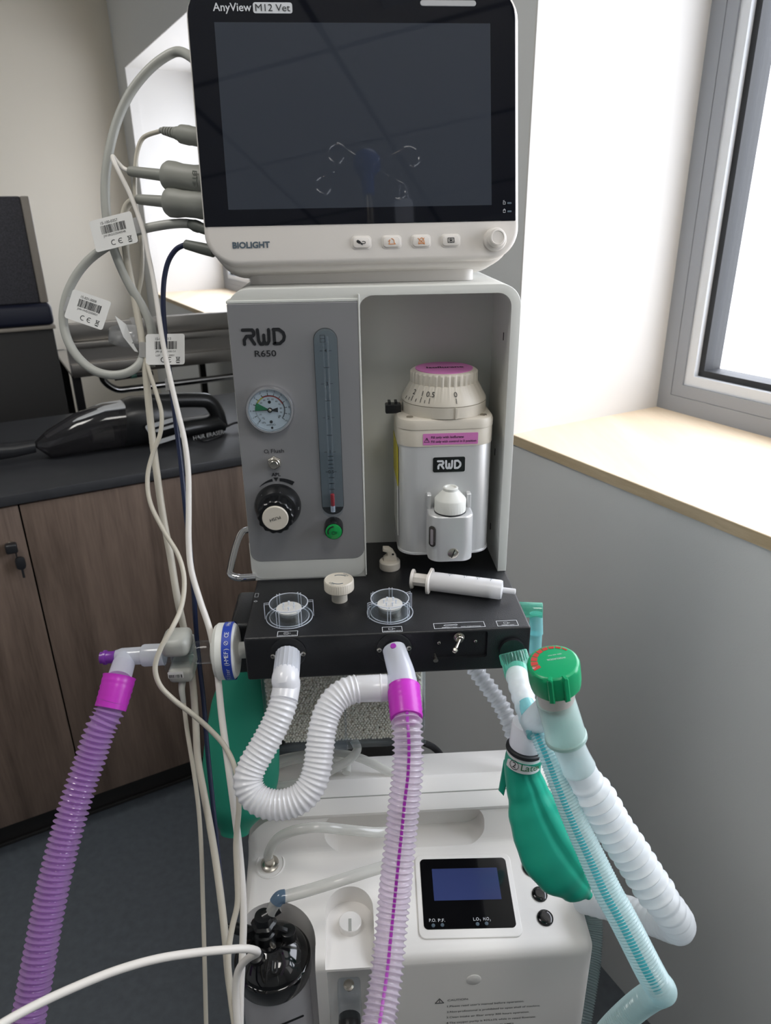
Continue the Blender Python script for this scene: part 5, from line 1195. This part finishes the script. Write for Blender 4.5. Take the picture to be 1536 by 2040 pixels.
# bag with its neck
bg_ = thing('breathing_bag', 'bright green latex bag with printed white neck label, above the concentrator buttons', 'breathing bag', at(1050, 1480, D=.69))
n0, n1, n2, n3 = at(1056, 1440, D=.668), at(1052, 1462, D=.672), at(1047, 1486, D=.676), at(1041, 1522, D=.682); nx = (n3 - n0).normalized()
b = MB(); b.cyl(n0, n2, .0165, .0158, n=40, bev=.0015); obj('neck_plug', b, M['hose_white'], bg_)
b = MB(); L = (n3 - n2).length; b.lathe([(.0166, .0), (.0180, .001), (.0182, .0035), (.0170, .005)], n2, nx, 40); obj('neck_ring', b, M['rubber'], bg_)
b = MB(); b.lathe([(.0168, .0045), (.0168, L - .001)], n2, nx, 48, caps=False); b.lathe([(.0164, .0045), (.0164, L - .001)], n2, nx, 48, caps=False); lb = obj('neck_label', b, M['paper'], bg_)
b = MB(); dn2 = (CAM - n2); dn2 = (dn2 - nx * dn2.dot(nx)).normalized(); sd2 = dn2.cross(nx); sd2 = sd2 if sd2.x > 0 else -sd2
for i, ch in enumerate('Latex'):
    a = .10 + i * .235; nn = dn2 * math.cos(a) + sd2 * math.sin(a); tg = -dn2 * math.sin(a) + sd2 * math.cos(a); b.text(ch, n2 + nx * (L * .78) + nn * .0169, tg, -nx, .0072, align='CENTER', depth=.0002)
obj('label_lettering', b, pbr('green_ink', (40, 110, 60), .6), bg_)
b = MB(); a = -.42; nn = dn2 * math.cos(a) + sd2 * math.sin(a); tg = -dn2 * math.sin(a) + sd2 * math.cos(a); p = n2 + nx * (L * .62) + nn * .0171
b.text('2', p - nx * -.0028, tg, -nx, .0060, align='CENTER', depth=.0002); b.stroke([(.0046 * math.cos(k), .0046 * math.sin(k)) for k in [2 * PI * j / 18 for j in range(19)]], .0005, p, tg, -nx, .0002); obj('size_mark', b, M['ink'], bg_)
def bag(mb, pts, radii, vd, flat, n=64, ridge=.05, nr=3, ph=0.0, creases=()):
    """soft bag swept along pts; vd is the direction it is flattened in; shallow lengthwise folds"""
    path = spline(pts, 7); m = len(path); q = bmesh.new(); rings = []; T = plen(path)
    for i, (p, tg, a, c, d) in enumerate(frames(path)):
        f = d / T * (len(radii) - 1); k = min(int(f), len(radii) - 2); s = f - k; s = s * s * (3 - 2 * s); r = radii[k] * (1 - s) + radii[k + 1] * s
        w = (vd - tg * vd.dot(tg)).normalized(); u = tg.cross(w)
        env = math.sin(PI * min(1, d / T)) ** .7
        rings.append([q.verts.new(p + u * math.cos(x) * r * (1 + ridge * env * math.cos(nr * x + ph)) + w * math.sin(x) * r * (1 - (1 - flat) * env) * (1 + ridge * 1.6 * env * math.cos(nr * 2 * x + ph)) * (1 - sum(dp * env * math.exp(-((x - x0) / wd) ** 2) for x0, dp, wd in creases))) for x in [2 * PI * j / n for j in range(n)]])
    for i in range(m - 1):
        for j in range(n): q.faces.new((rings[i][j], rings[i][(j + 1) % n], rings[i + 1][(j + 1) % n], rings[i + 1][j]))
    q.faces.new(rings[0][::-1]); q.faces.new(rings[-1]); bmesh.ops.recalc_face_normals(q, faces=q.faces[:]); mb._merge(q)
b = MB(); bag(b, [n3 - nx * .012, n3, at(1042, 1545, D=.685), at(1052, 1580, D=.688), at(1069, 1632, D=.690), at(1096, 1690, D=.692), at(1128, 1738, D=.694), at(1155, 1768, D=.697), at(1174, 1785, D=.70)], [.0172, .0172, .0200, .0255, .0290, .0318, .0290, .0190, .004], TOCAM, .55, ridge=.008, nr=3, ph=.4, creases=((1.72, .16, .10), (2.35, .10, .12))); obj('bag_body', b, M['latex'], bg_, angle=80)
b = MB(); b.prism([(-.018, .004), (-.010, .010), (-.012, -.035), (-.018, -.03)], n3 + nx * .006 - dn2 * .002, sd2, -nx, .003, .001, 1); obj('bag_tab', b, M['latex'], bg_)
# dark green bag on the far left
db = thing('large_breathing_bag', 'large dark green latex bag hanging at the left behind the white hose loop', 'breathing bag', at(490, 1330, D=.86))
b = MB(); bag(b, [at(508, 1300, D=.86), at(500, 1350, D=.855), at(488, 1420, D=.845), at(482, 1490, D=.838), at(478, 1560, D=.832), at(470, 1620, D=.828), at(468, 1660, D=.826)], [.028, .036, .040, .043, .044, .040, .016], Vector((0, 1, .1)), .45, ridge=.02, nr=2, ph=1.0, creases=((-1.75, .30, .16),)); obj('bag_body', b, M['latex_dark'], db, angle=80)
b = MB(); b.cyl(at(508, 1306, D=.86), at(512, 1280, D=.868), .016, n=28); obj('bag_neck', b, M['rubber'], db)

# pressure valve with green cap on the white hose
av = thing('relief_valve', 'green-capped pressure relief valve with a red scale, at the top of the frosted white hose', 'valve', at(1110, 1390, D=.59))
cc = at(1102, 1322, D=.580); ab = at(1118, 1440, D=.612); vax = (cc - ab).normalized()
_tc = (CAM - cc).normalized(); _ui = (UP - RIGHT * .12 - _tc * (UP - RIGHT * .12).dot(_tc)).normalized(); up_t = _tc * .68 + _ui * .73          # the cap face looks up at the viewer
ct = cc
b = MB(); b.lathe([(.0185, -.0225), (.0205, -.0215), (.0212, -.016), (.0212, -.002), (.0205, .0010), (.0190, .0022), (.0182, .0024), (0, .0024)], ct, up_t, 72, rf=lambda an, i: 1 + (.018 * max(0, math.cos(9 * an)) ** 3 if i < 4 else 0))
xr2 = (RIGHT - up_t * RIGHT.dot(up_t)).normalized(); yu2 = up_t.cross(xr2)
for a in (-75, -108):
    d = xr2 * math.cos(math.radians(a)) + yu2 * math.sin(math.radians(a)); n_ = up_t.cross(d); b.prism([(-.0022, -.0225), (.0022, -.0225), (.0022, .001), (.0012, .0034), (-.0012, .0034), (-.0022, .001)], ct + d * .0185, n_, up_t, .0045, .0008, 1); 
cap_ = obj('green_cap', b, M['capgreen'], av)
b = MB(); bw = MB()
for k in range(9):
    a0 = 205 - k * 19; pts = []
    for a in (a0, a0 - 14): pts.append((.0130 + k * .0004, a))
    quad = [(r * math.cos(math.radians(a)), r * math.sin(math.radians(a))) for r, a in ((.0178, a0), (.0178, a0 - 15.5), (.0116 + k * .0006, a0 - 15.5), (.0116 + k * .0006, a0))]
    b.prism(quad[::-1], ct + up_t * .0024, xr2, yu2, .0003)
obj('red_scale', b, M['red_ink'], cap_)
b = MB(); b.text('P', ct + up_t * .0028 + xr2 * -.0150 + yu2 * -.0040, (xr2 * -.5 + yu2 * .85), (xr2 * -.85 + yu2 * -.5), .0026, align='CENTER', depth=.0002)
b.text('INTERSURGICAL', ct + up_t * .0025 + xr2 * .003 + yu2 * .003, -xr2, -yu2, .0018, .0150, align='CENTER', depth=.0002); b.text('open one turn', ct + up_t * .0025 + xr2 * .003 + yu2 * .0075, -xr2, -yu2, .0015, .0110, align='CENTER', depth=.0002); obj('cap_lettering', b, M['inkwhite'], cap_)
b = MB(); v0 = ct - up_t * .020; v1 = at(1108, 1400, D=.603); v2 = at(1120, 1440, D=.612); v3_ = at(1128, 1470, D=.618)
b.tube([v0, v0.lerp(v1, .5), v1], .0150, 32, smooth=5, rfun=lambda d, T: .0170 - .0025 * d / T); obj('valve_body', b, milky('white_valve_body', (232, 224, 220), .3, .05), av)
b = MB(); b.tube([v1 - (v2 - v1) * .2, v1, v2, v3_], .0170, 32, smooth=5, rfun=lambda d, T: .0162 + .0012 * d / T); b.lathe([(.0174, 0), (.0182, .001), (.0182, .004), (.0172, .005)], v3_ + (v2 - v3_).normalized() * .004, (v3_ - v2), 36); obj('socket', b, clear('frosted_mint_socket', (214, 236, 232), .3, .2, .5, (222, 240, 236), .4), av)
arm0 = at(1070, 1430, D=.63); b = MB(); b.cyl(at(1062, 1440, D=.655), v1, .0120, .0135, n=28); obj('side_arm', b, M['hose_flex'], av)
# frosted wide hose hanging from the valve and turning back towards the wall
hz = thing('frosted_hose', 'wide frosted white corrugated hose hanging from the green-capped valve at right', 'hose', at(1140, 1490, D=.622))
b = MB(); h0 = [at(1126, 1462, D=.616), at(1132, 1482, D=.620), at(1143, 1508, D=.625), at(1153, 1530, D=.629)]; b.tube(h0, .0145, 32, smooth=6, rfun=lambda d, T: .0150 - .0012 * math.sin(PI * d / T)); obj('hose_cuff', b, clear('frosted_hose_cuff', (226, 238, 238), .3, .2, .5, (232, 242, 242), .35), hz)
hp = [h0[-1], at(1174, 1568, D=.634), at(1196, 1602, D=.638), at(1216, 1639, D=.642), at(1240, 1675, D=.645), at(1263, 1709, D=.648), at(1285, 1745, D=.650), at(1309, 1780, D=.652), at(1334, 1815, D=.656), at(1349, 1838, D=.668), at(1342, 1846, D=.692), at(1312, 1836, D=.722), at(1275, 1824, D=.745), at(1230, 1808, D=.765), at(1185, 1796, D=.785), at(1160, 1790, D=.80)]
def rflex(f): return .0146 + .0012 * min(1, f * 6)
pthh = spline(hp, 10); LL = plen(pthh)
def rr(d, T):
    f = d / T; k = min(1, max(0, (f - .03) / .05)); amp = .0060 * k * (1 if f < .42 else (.45 if f < .60 else .10)); ph = (d / .0108) % 1.0
    return .0142 + .0010 * k + amp * ((1 - abs(2 * ph - 1) ** 1.25) - .5)
b = MB(); b.tube(pthh, .015, 32, smooth=1, samples=int(LL / .0009), rfun=rr); obj('corrugated_tube', b, M['hose_flex'], hz, angle=60)
# pale aqua hose with an aqua stripe
ha = thing('aqua_striped_hose', 'narrow pale corrugated hose with an aqua stripe, in front of the bright green bag', 'hose', at(1075, 1460, D=.64))
sc = [at(1048, 1400, D=.672), at(1062, 1436, D=.655), at(1072, 1462, D=.645)]
b = MB(); b.tube(sc, .0085, 24, smooth=5, rfun=lambda d, T: .0075 + .003 * d / T); obj('hose_cuff', b, M['aqua'], ha)
hp = [at(1070, 1455, D=.648), at(1090, 1500, D=.640), at(1106, 1540, D=.637), at(1122, 1580, D=.634), at(1147, 1639, D=.630), at(1180, 1709, D=.624), at(1213, 1780, D=.617), at(1229, 1808, D=.614), at(1259, 1865, D=.609), at(1288, 1922, D=.606), at(1306, 1955, D=.608), at(1318, 1970, D=.622), at(1316, 1975, D=.645), at(1296, 1985, D=.67), at(1262, 2010, D=.69), at(1222, 2048, D=.70), at(1180, 2100, D=.71)]
def ra(f): return .0082 + .0043 * min(1, f * 3.0)
b = MB(); corrugated(b, hp, .012, .0026, .0006, 28, 5, rfun=ra); obj('corrugated_tube', b, M['hose_aqua'], ha)
b = MB(); cutp = hp[:11]
path = resample(spline(cutp, 8), 150); q = bmesh.new(); rows = []; T = plen(path); LT = plen(spline(hp, 10))
for (p, tg, a_, c_, d) in frames(path):
    f = TOCAM - tg * TOCAM.dot(tg); f.normalize(); s_ = tg.cross(f); r = ra(d / LT) - .0004; row = []
    if s_.x < 0: s_ = -s_
    for k in range(7):
        an = -.50 + (k - 3) * .095; row.append(q.verts.new(p + (f * math.cos(an) + s_ * math.sin(an)) * r))
    rows.append(row)
for i in range(len(rows) - 1):
    for k in range(6): q.faces.new((rows[i][k], rows[i][k + 1], rows[i + 1][k + 1], rows[i + 1][k]))
b._merge(q); obj('colour_stripe', b, M['aqua_ink'], ha)
# aqua hose going down behind the concentrator
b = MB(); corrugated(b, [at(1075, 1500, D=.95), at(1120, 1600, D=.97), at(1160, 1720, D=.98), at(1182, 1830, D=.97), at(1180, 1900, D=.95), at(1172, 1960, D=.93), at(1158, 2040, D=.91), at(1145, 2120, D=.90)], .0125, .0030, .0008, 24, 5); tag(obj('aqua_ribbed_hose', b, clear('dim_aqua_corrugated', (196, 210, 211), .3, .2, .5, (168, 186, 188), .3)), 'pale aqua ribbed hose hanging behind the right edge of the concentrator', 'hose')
# mint tee at the right side of the module
t = thing('mint_tee_connector', 'clear mint-green tee connector at the rear right side of the black module', 'connector', (.305, -.03, 0))
b = MB(); b.cyl(at(1030, 1214, D=.80), at(1081, 1216, D=.795), .0086, n=30, bev=.0008); obj('tee_bar', b, M['mint'], t)
b = MB(); q0, q1, q2 = at(1068, 1222, D=.797), at(1068, 1262, D=.803), at(1066, 1300, D=.81); b.cyl(q0, q1, .0072, .0078, n=28); b.cyl(q1, q2, .0068, n=28); obj('tee_stem', b, M['aqua'], t)
# scavenging hose behind
b = MB(); hp = [at(930, 1310, D=.90), at(955, 1345, D=.895), at(978, 1376, D=.89), at(998, 1405, D=.885), at(1014, 1438, D=.88), at(1026, 1475, D=.875), at(1032, 1500, D=.87)]
pth = spline(hp, 10); LL = plen(pth); b.tube(pth, .01, 26, smooth=1, samples=int(LL / .0012), rfun=lambda d, T: .0082 + .0034 * abs(2 * ((d / .0082) % 1) - 1)); tag(obj('scavenging_hose', b, M['hose_smoke'], angle=60), 'clear zigzag corrugated hose slanting down behind the black module', 'hose')
# ---------------------------------------------------------------- cables plugged into the left of the monitor
MSX = -.1505
def mside(z, y=.035): return MC + ma * MSX + mu * z + my * y
KD = .712
def C(px, py, D=.735): return at(px, py, D=D)
def tagflag(par, corners, wrap, lines, lot=False, seed=1, name='sticker_tag'):
    """paper flag: corners = photo pixels top-left, top-right, bottom-right, bottom-left at given depth"""
    P = [C(x, y, d) for x, y, d in corners]; ux = (P[1] - P[0] + P[2] - P[3]).normalized(); uy0 = (P[0] - P[3] + P[1] - P[2]).normalized(); nz = ux.cross(uy0).normalized(); uy = nz.cross(ux)
    o = (P[0] + P[1] + P[2] + P[3]) / 4; w = ((P[1] - P[0]).length + (P[2] - P[3]).length) / 2; h = ((P[0] - P[3]).length + (P[1] - P[2]).length) / 2
    b = MB(); b.prism(rrect(w, h, h * .08, 5), o, ux, uy, .0005); f = obj(name, b, M['paper'], par)
    if wrap:
        b = MB(); s = wrap[0]; b.prism(rrect(abs(wrap[1]) * w, h * .5, h * .04, 3, s * (w / 2 + abs(wrap[1]) * w / 2 - .0008), wrap[2] * h), o - nz * .0001, ux, uy, .0005); obj('tag_wrap', b, M['film'], f)
    b = MB(); q = o + nz * .0006; X = lambda u: (u - .5) * w; Yy = lambda v: (v - .5) * h
    pt = lambda u, v: q + ux * X(u) + uy * Yy(v)
    b.text(lines[0], pt(.25, .80), ux, uy, h * .085, w * .40, depth=.0001)
    rnd = random.Random(seed); x = .23
    while x < .80:
        bw = rnd.choice((.008, .012, .022)); b.prism([(X(x), Yy(.50)), (X(x + bw), Yy(.50)), (X(x + bw), Yy(.76)), (X(x), Yy(.76))], q, ux, uy, .0001); x += bw + rnd.choice((.008, .012, .018))
    b.text(lines[1], pt(.25, .40), ux, uy, h * .065, w * .52, depth=.0001)
    if lot: b.text('LOT', pt(.26, .27), ux, uy, h * .055, depth=.0001); b.text('0001', pt(.60, .27), ux, uy, h * .065, depth=.0001)
    arc = lambda u, v, r, a0, a1: [(X(u) + r * math.cos(math.radians(a)), Yy(v) + r * math.sin(math.radians(a))) for a in range(a0, a1 + 1, 15)]
    r = h * .075; v = .16 if lot else .18; u = .45
    b.stroke(arc(u, v, r, 60, 300), h * .02, q, ux, uy, .0001); b.stroke(arc(u + .17, v, r, 60, 300), h * .02, q, ux, uy, .0001); b.stroke([(X(u + .17) - r, Yy(v)), (X(u + .17) + r * .2, Yy(v))], h * .018, q, ux, uy, .0001)
    cx, cy = X(.83), Yy(v); b.stroke([(cx - r * .7, cy + r), (cx - r * .45, cy - r * .5), (cx + r * .45, cy - r * .5), (cx + r * .7, cy + r), (cx - r * .8, cy + r)], h * .012, q, ux, uy, .0001)
    b.stroke([(cx - r * .9, cy + r * 1.1), (cx + r * .9, cy - r * .8)], h * .012, q, ux, uy, .0001); b.stroke([(cx + r * .9, cy + r * 1.1), (cx - r * .9, cy - r * .8)], h * .012, q, ux, uy, .0001); b.stroke([(cx - r * .6, cy - r * 1.3), (cx + r * .6, cy - r * 1.3)], h * .03, q, ux, uy, .0001)
    obj('tag_print', b, M['ink'], f)
# thick grey cable from the top of the monitor side
t = thing('thick_grey_cable', 'thick grey cable arching from the top left side of the monitor', 'cable', mside(.057))
p = [mside(.057) + ma * .008, C(352, 103, KD), C(322, 118, .715), C(290, 146, .718), C(258, 188, .722), C(234, 240, .725), C(218, 300, .727), C(210, 360, .729), C(212, 425, .731), C(222, 480, .733), C(240, 530, .735), C(262, 575, .738), C(284, 612, .742), C(300, 650, .745), C(303, 690, .748), C(300, 730, .748)]
b = MB(); b.tube(p, .0046, 18, smooth=8); obj('cable', b, M['cable'], t)
# thin cable with ribbed strain relief
t = thing('thin_grey_cable', 'thin grey cable with a notched strain relief, topmost of the plugs in the monitor side', 'cable', mside(-.0055))
m0 = mside(-.0055); d = (C(300, 256, .722) - m0).normalized()
b = MB(); b.lathe([(.0085, -.004), (.0085, .012), (.0090, .016), (.0086, .026), (.0066, .028), (.0062, .033)], m0, d, 28); obj('plug', b, M['plug'], t)
b = MB()
for k in range(5): b.lathe([(.0028, 0), (.0056 - .0004 * k, .0006), (.0054 - .0004 * k, .0026), (.0028, .0030)], m0 + d * (.0335 + k * .0040), d, 20)
b.cyl(m0 + d * .032, m0 + d * .056, .0028, n=16); obj('strain_relief', b, M['plug'], t)
p = [m0 + d * .055, C(285, 275, .724), C(274, 300, .727), C(269, 345, .73), C(270, 400, .733), C(278, 450, .737), C(283, 500, .74), C(282, 550, .742), C(275, 590, .745), C(272, 640, .747)]
b = MB(); b.tube(p, .0022, 12, smooth=8); obj('cable', b, M['cable_beige'], t)
def bulb_plug(z, end, mark=None):
    m0 = mside(z); e = C(*end); d = (e - m0).normalized(); L = (e - m0).length
    prof = [(.0135, -.004), (.0135, .006), (.0128, .012), (.0128, .024), (.0142, .033), (.0142, .040), (.0125, .043), (.0060, .046), (.0055, .052), (.0050, L - .004), (.0044, L)]
    return m0, d, e, prof
t = thing('white_cable', 'long white cable hanging from the bulbous plug marked BTD', 'cable', mside(-.0442))
m0, d, e, prof = bulb_plug(-.0442, (258, 341, .722)); b = MB(); b.lathe(prof, m0, d, 32); pl = obj('plug', b, M['plug'], t)
b = MB(); nv = (CAM - m0); nv = (nv - d * nv.dot(d)).normalized(); vv = nv.cross(d); b.text('BTD', m0 + d * .0045 + nv * .0132 - vv * 0, vv if vv.z < 0 else -vv, d if (vv if vv.z < 0 else -vv).cross(d).dot(nv) > 0 else -d, .0050, .0150, align='CENTER', depth=.0004, bold=.02); obj('plug_lettering', b, M['plugdark'], pl)
p = [e, C(245, 335, .724), C(231, 320, .722), C(225, 312, .72), C(227, 322, .716), C(240, 348, .714), C(258, 385, .714), C(274, 425, .714), C(286, 462, .714), C(296, 510, .715), C(306, 560, .716), C(315, 620, .717), C(324, 680, .718), C(338, 750, .72), C(353, 815, .722), C(368, 880, .724), C(375, 940, .726), C(376, 1010, .727), C(376, 1080, .728), C(381, 1135, .729), C(398, 1195, .730), C(418, 1255, .730), C(432, 1330, .729), C(441, 1420, .727), C(452, 1505, .722), C(463, 1585, .716), C(474, 1670, .709), C(482, 1755, .70), C(485, 1830, .694), C(483, 1900, .688), C(479, 1980, .68), C(478, 2080, .67)]
b = MB(); b.tube(p, .0026, 14, smooth=8, rfun=lambda d, T: .0023 + .0012 * min(1, max(0, (d - .12) / .5))); obj('cable', b, M['cable_white'], t)
t = thing('beige_cable', 'beige cable hanging straight from the lower bulbous plug behind the gas sensor', 'cable', mside(-.0669))
m0, d, e, prof = bulb_plug(-.0669, (274, 397, .724)); b = MB(); b.lathe(prof, m0, d, 32); obj('plug', b, M['plug'], t)
p = [e, C(258, 404, .727), C(249, 420, .730), C(247, 450, .733), C(251, 500, .736), C(259, 550, .738), C(269, 600, .740), C(278, 650, .741), C(286, 700, .742), C(293, 770, .743), C(301, 850, .744), C(312, 940, .745), C(325, 1030, .746), C(340, 1110, .747), C(353, 1190, .750), C(366, 1250, .765), C(378, 1310, .770), C(385, 1370, .768), C(390, 1440, .762), C(394, 1510, .755), C(408, 1590, .747), C(426, 1690, .735), C(440, 1790, .72), C(449, 1870, .708), C(456, 1950, .697), C(474, 2060, .68)]
b = MB(); b.tube(p, .0037, 14, smooth=8); obj('cable', b, M['cable_beige'], t)
tagflag(t, [(289, 666, .737), (365, 665, .735), (371, 726, .735), (293, 727, .737)], (-1, .20, .0), ('15-031-0013', 'JW-J0125100151'), True, 3)
# looped cable
t = thing('looped_grey_cable', 'grey cable from the slim plug, forming a big open loop left of the bundle', 'cable', mside(-.0903))
m0 = mside(-.0903); e = C(378, 446, .716); d = (e - m0).normalized()
p = [m0 - d * .002, e, C(345, 446, .719), C(310, 451, .722), C(280, 458, .726), C(245, 472, .730), C(210, 493, .733), C(175, 520, .735), C(148, 555, .736), C(131, 595, .737), C(126, 635, .737), C(134, 675, .737), C(154, 710, .737), C(185, 737, .737), C(220, 747, .738), C(255, 742, .739), C(278, 725, .741), C(288, 700, .744)]
b = MB(); b.tube(p, .0045, 18, smooth=8); obj('cable', b, M['cable'], t)
b = MB(); b.lathe([(.0052, -.004), (.0052, .011), (.0058, .013), (.0058, .018), (.0052, .020), (.0046, .024)], m0, d, 24); obj('plug', b, M['plugdark'], t)
tagflag(t, [(177, 442, .717), (258, 421, .716), (279, 482, .716), (193, 503, .718)], (1, .16, .02), ('15-100-0357', 'JW-SRGO25040548'), False, 1)
tagflag(t, [(142, 574, .724), (221, 602, .722), (205, 658, .723), (132, 634, .725)], (-1, .10, -.05), ('15-031-0008', 'JW-WD250501'), False, 2)
# dark blue cable
t = thing('dark_blue_cable', 'dark blue cable dropping from the lowest plug in the monitor side', 'cable', mside(-.1092))
m0 = mside(-.1092); e = C(370, 487, .716); d = (e - m0).normalized()
b = MB(); b.lathe([(.0058, -.004), (.0056, .010), (.0046, (e - m0).length), (.0036, (e - m0).length + .001)], m0, d, 22); obj('plug', b, M['plugdark'], t)
p = [e, C(352, 496, .719), C(337, 517, .722), C(328, 550, .726), C(325, 595, .730), C(327, 640, .735), C(333, 700, .738), C(340, 760, .74), C(350, 840, .742), C(360, 920, .744), C(369, 1010, .746), C(379, 1100, .749), C(386, 1180, .755), C(391, 1260, .770), C(398, 1330, .775), C(406, 1400, .772), C(412, 1480, .766), C(424, 1600, .755), C(438, 1740, .74), C(450, 1860, .725), C(462, 2000, .71), C(468, 2080, .70)]
b = MB(); b.tube(p, .0026, 12, smooth=8); obj('cable', b, M['cable_blue'], t)
b = MB(); b.tube([C(336, 755, .7395), C(339, 778, .7402)], .0042, 14, smooth=1); obj('cable_band', b, M['film'], t)
# wavy thin cable
t = thing('wavy_beige_cable', 'thin beige cable hanging in loose waves, crossing in front of the gas sensor', 'cable', C(292, 720, .741))
p = [C(287, 690, .741), C(296, 735, .738), C(312, 785, .736), C(322, 825, .734), C(319, 865, .733), C(304, 905, .733), C(294, 950, .732), C(299, 1000, .730), C(325, 1055, .728), C(356, 1108, .726), C(367, 1155, .722), C(361, 1210, .714), C(341, 1255, .704), C(320, 1292, .700), C(309, 1330, .700), C(318, 1364, .702), C(345, 1393, .706), C(385, 1424, .712), C(420, 1455, .717), C(448, 1487, .718), C(468, 1530, .712), C(476, 1600, .705), C(470, 1680, .70), C(472, 1740, .698), C(473, 1800, .694), C(462, 1850, .688), C(455, 1900, .68), C(458, 1970, .67), C(470, 2060, .66)]
b = MB(); b.tube(p, .0024, 12, smooth=8, rfun=lambda d, T: .0021 + .0009 * d / T); obj('cable', b, M['cable_beige'], t)
# crumpled tag and curled grey tag in the bundle
t = thing('folded_sticker_tag', 'crumpled shiny white sticker tag folded edge-on to the cable bundle', 'sticker', C(258, 665, .735))
b = MB(); A, B_, C_, D_ = C(229, 629, .722), C(251, 646, .728), C(268, 690, .738), C(275, 702, .740); E_ = C(246, 672, .728); G_ = C(268, 700, .736)
b.poly([A, B_, E_]); b.poly([B_, C_, E_]); b.poly([C_, D_, G_]); b.poly([C_, G_, E_]); o_ = obj('tag_fold', b, M['paper'], t, flat=True); md = o_.modifiers.new('s', 'SOLIDIFY'); md.thickness = .0004
b = MB(); b.prism([(0, 0), (.006, .001), (.012, -.012), (.013, -.024), (.008, -.022), (.004, -.010)], C(258, 633, .742), RIGHT, UP, .0006); obj('tag_corner', b, M['film'], t)
b = MB(); q = bmesh.new(); rows = []
for k in range(13):
    a = math.radians(20 + k * 26); p0 = C(250, 670, .745) + RIGHT * (.017 * math.cos(a)) + FWD * (.012 * math.sin(a)); s_ = .006 + .004 * abs(math.cos(a / 2))
    rows.append((q.verts.new(p0 + UP * s_), q.verts.new(p0 - UP * s_)))
for i in range(12): q.faces.new((rows[i][0], rows[i + 1][0], rows[i + 1][1], rows[i][1]))
b._merge(q); o_ = tag(obj('curled_tag', b, M['film']), 'grey translucent sticker tag curled into a loop behind the folded tag', 'sticker'); md = o_.modifiers.new('s', 'SOLIDIFY'); md.thickness = .0004
# white cable sweeping across the foreground
b = MB(); p = [C(-60, 2085, .52), C(0, 2042, .535), C(70, 2003, .55), C(150, 1966, .565), C(230, 1934, .58), C(310, 1911, .595), C(390, 1898, .61), C(450, 1892, .62), C(490, 1890, .63), C(510, 1894, .638), C(512, 1899, .645), C(496, 1908, .652), C(480, 1924, .657), C(472, 1945, .66), C(470, 1985, .662), C(474, 2060, .66)]
b.tube(p, .0034, 16, smooth=8); tag(obj('foreground_cable', b, M['cable_white']), 'white cable sweeping across the lower left foreground to the humidifier', 'cable')
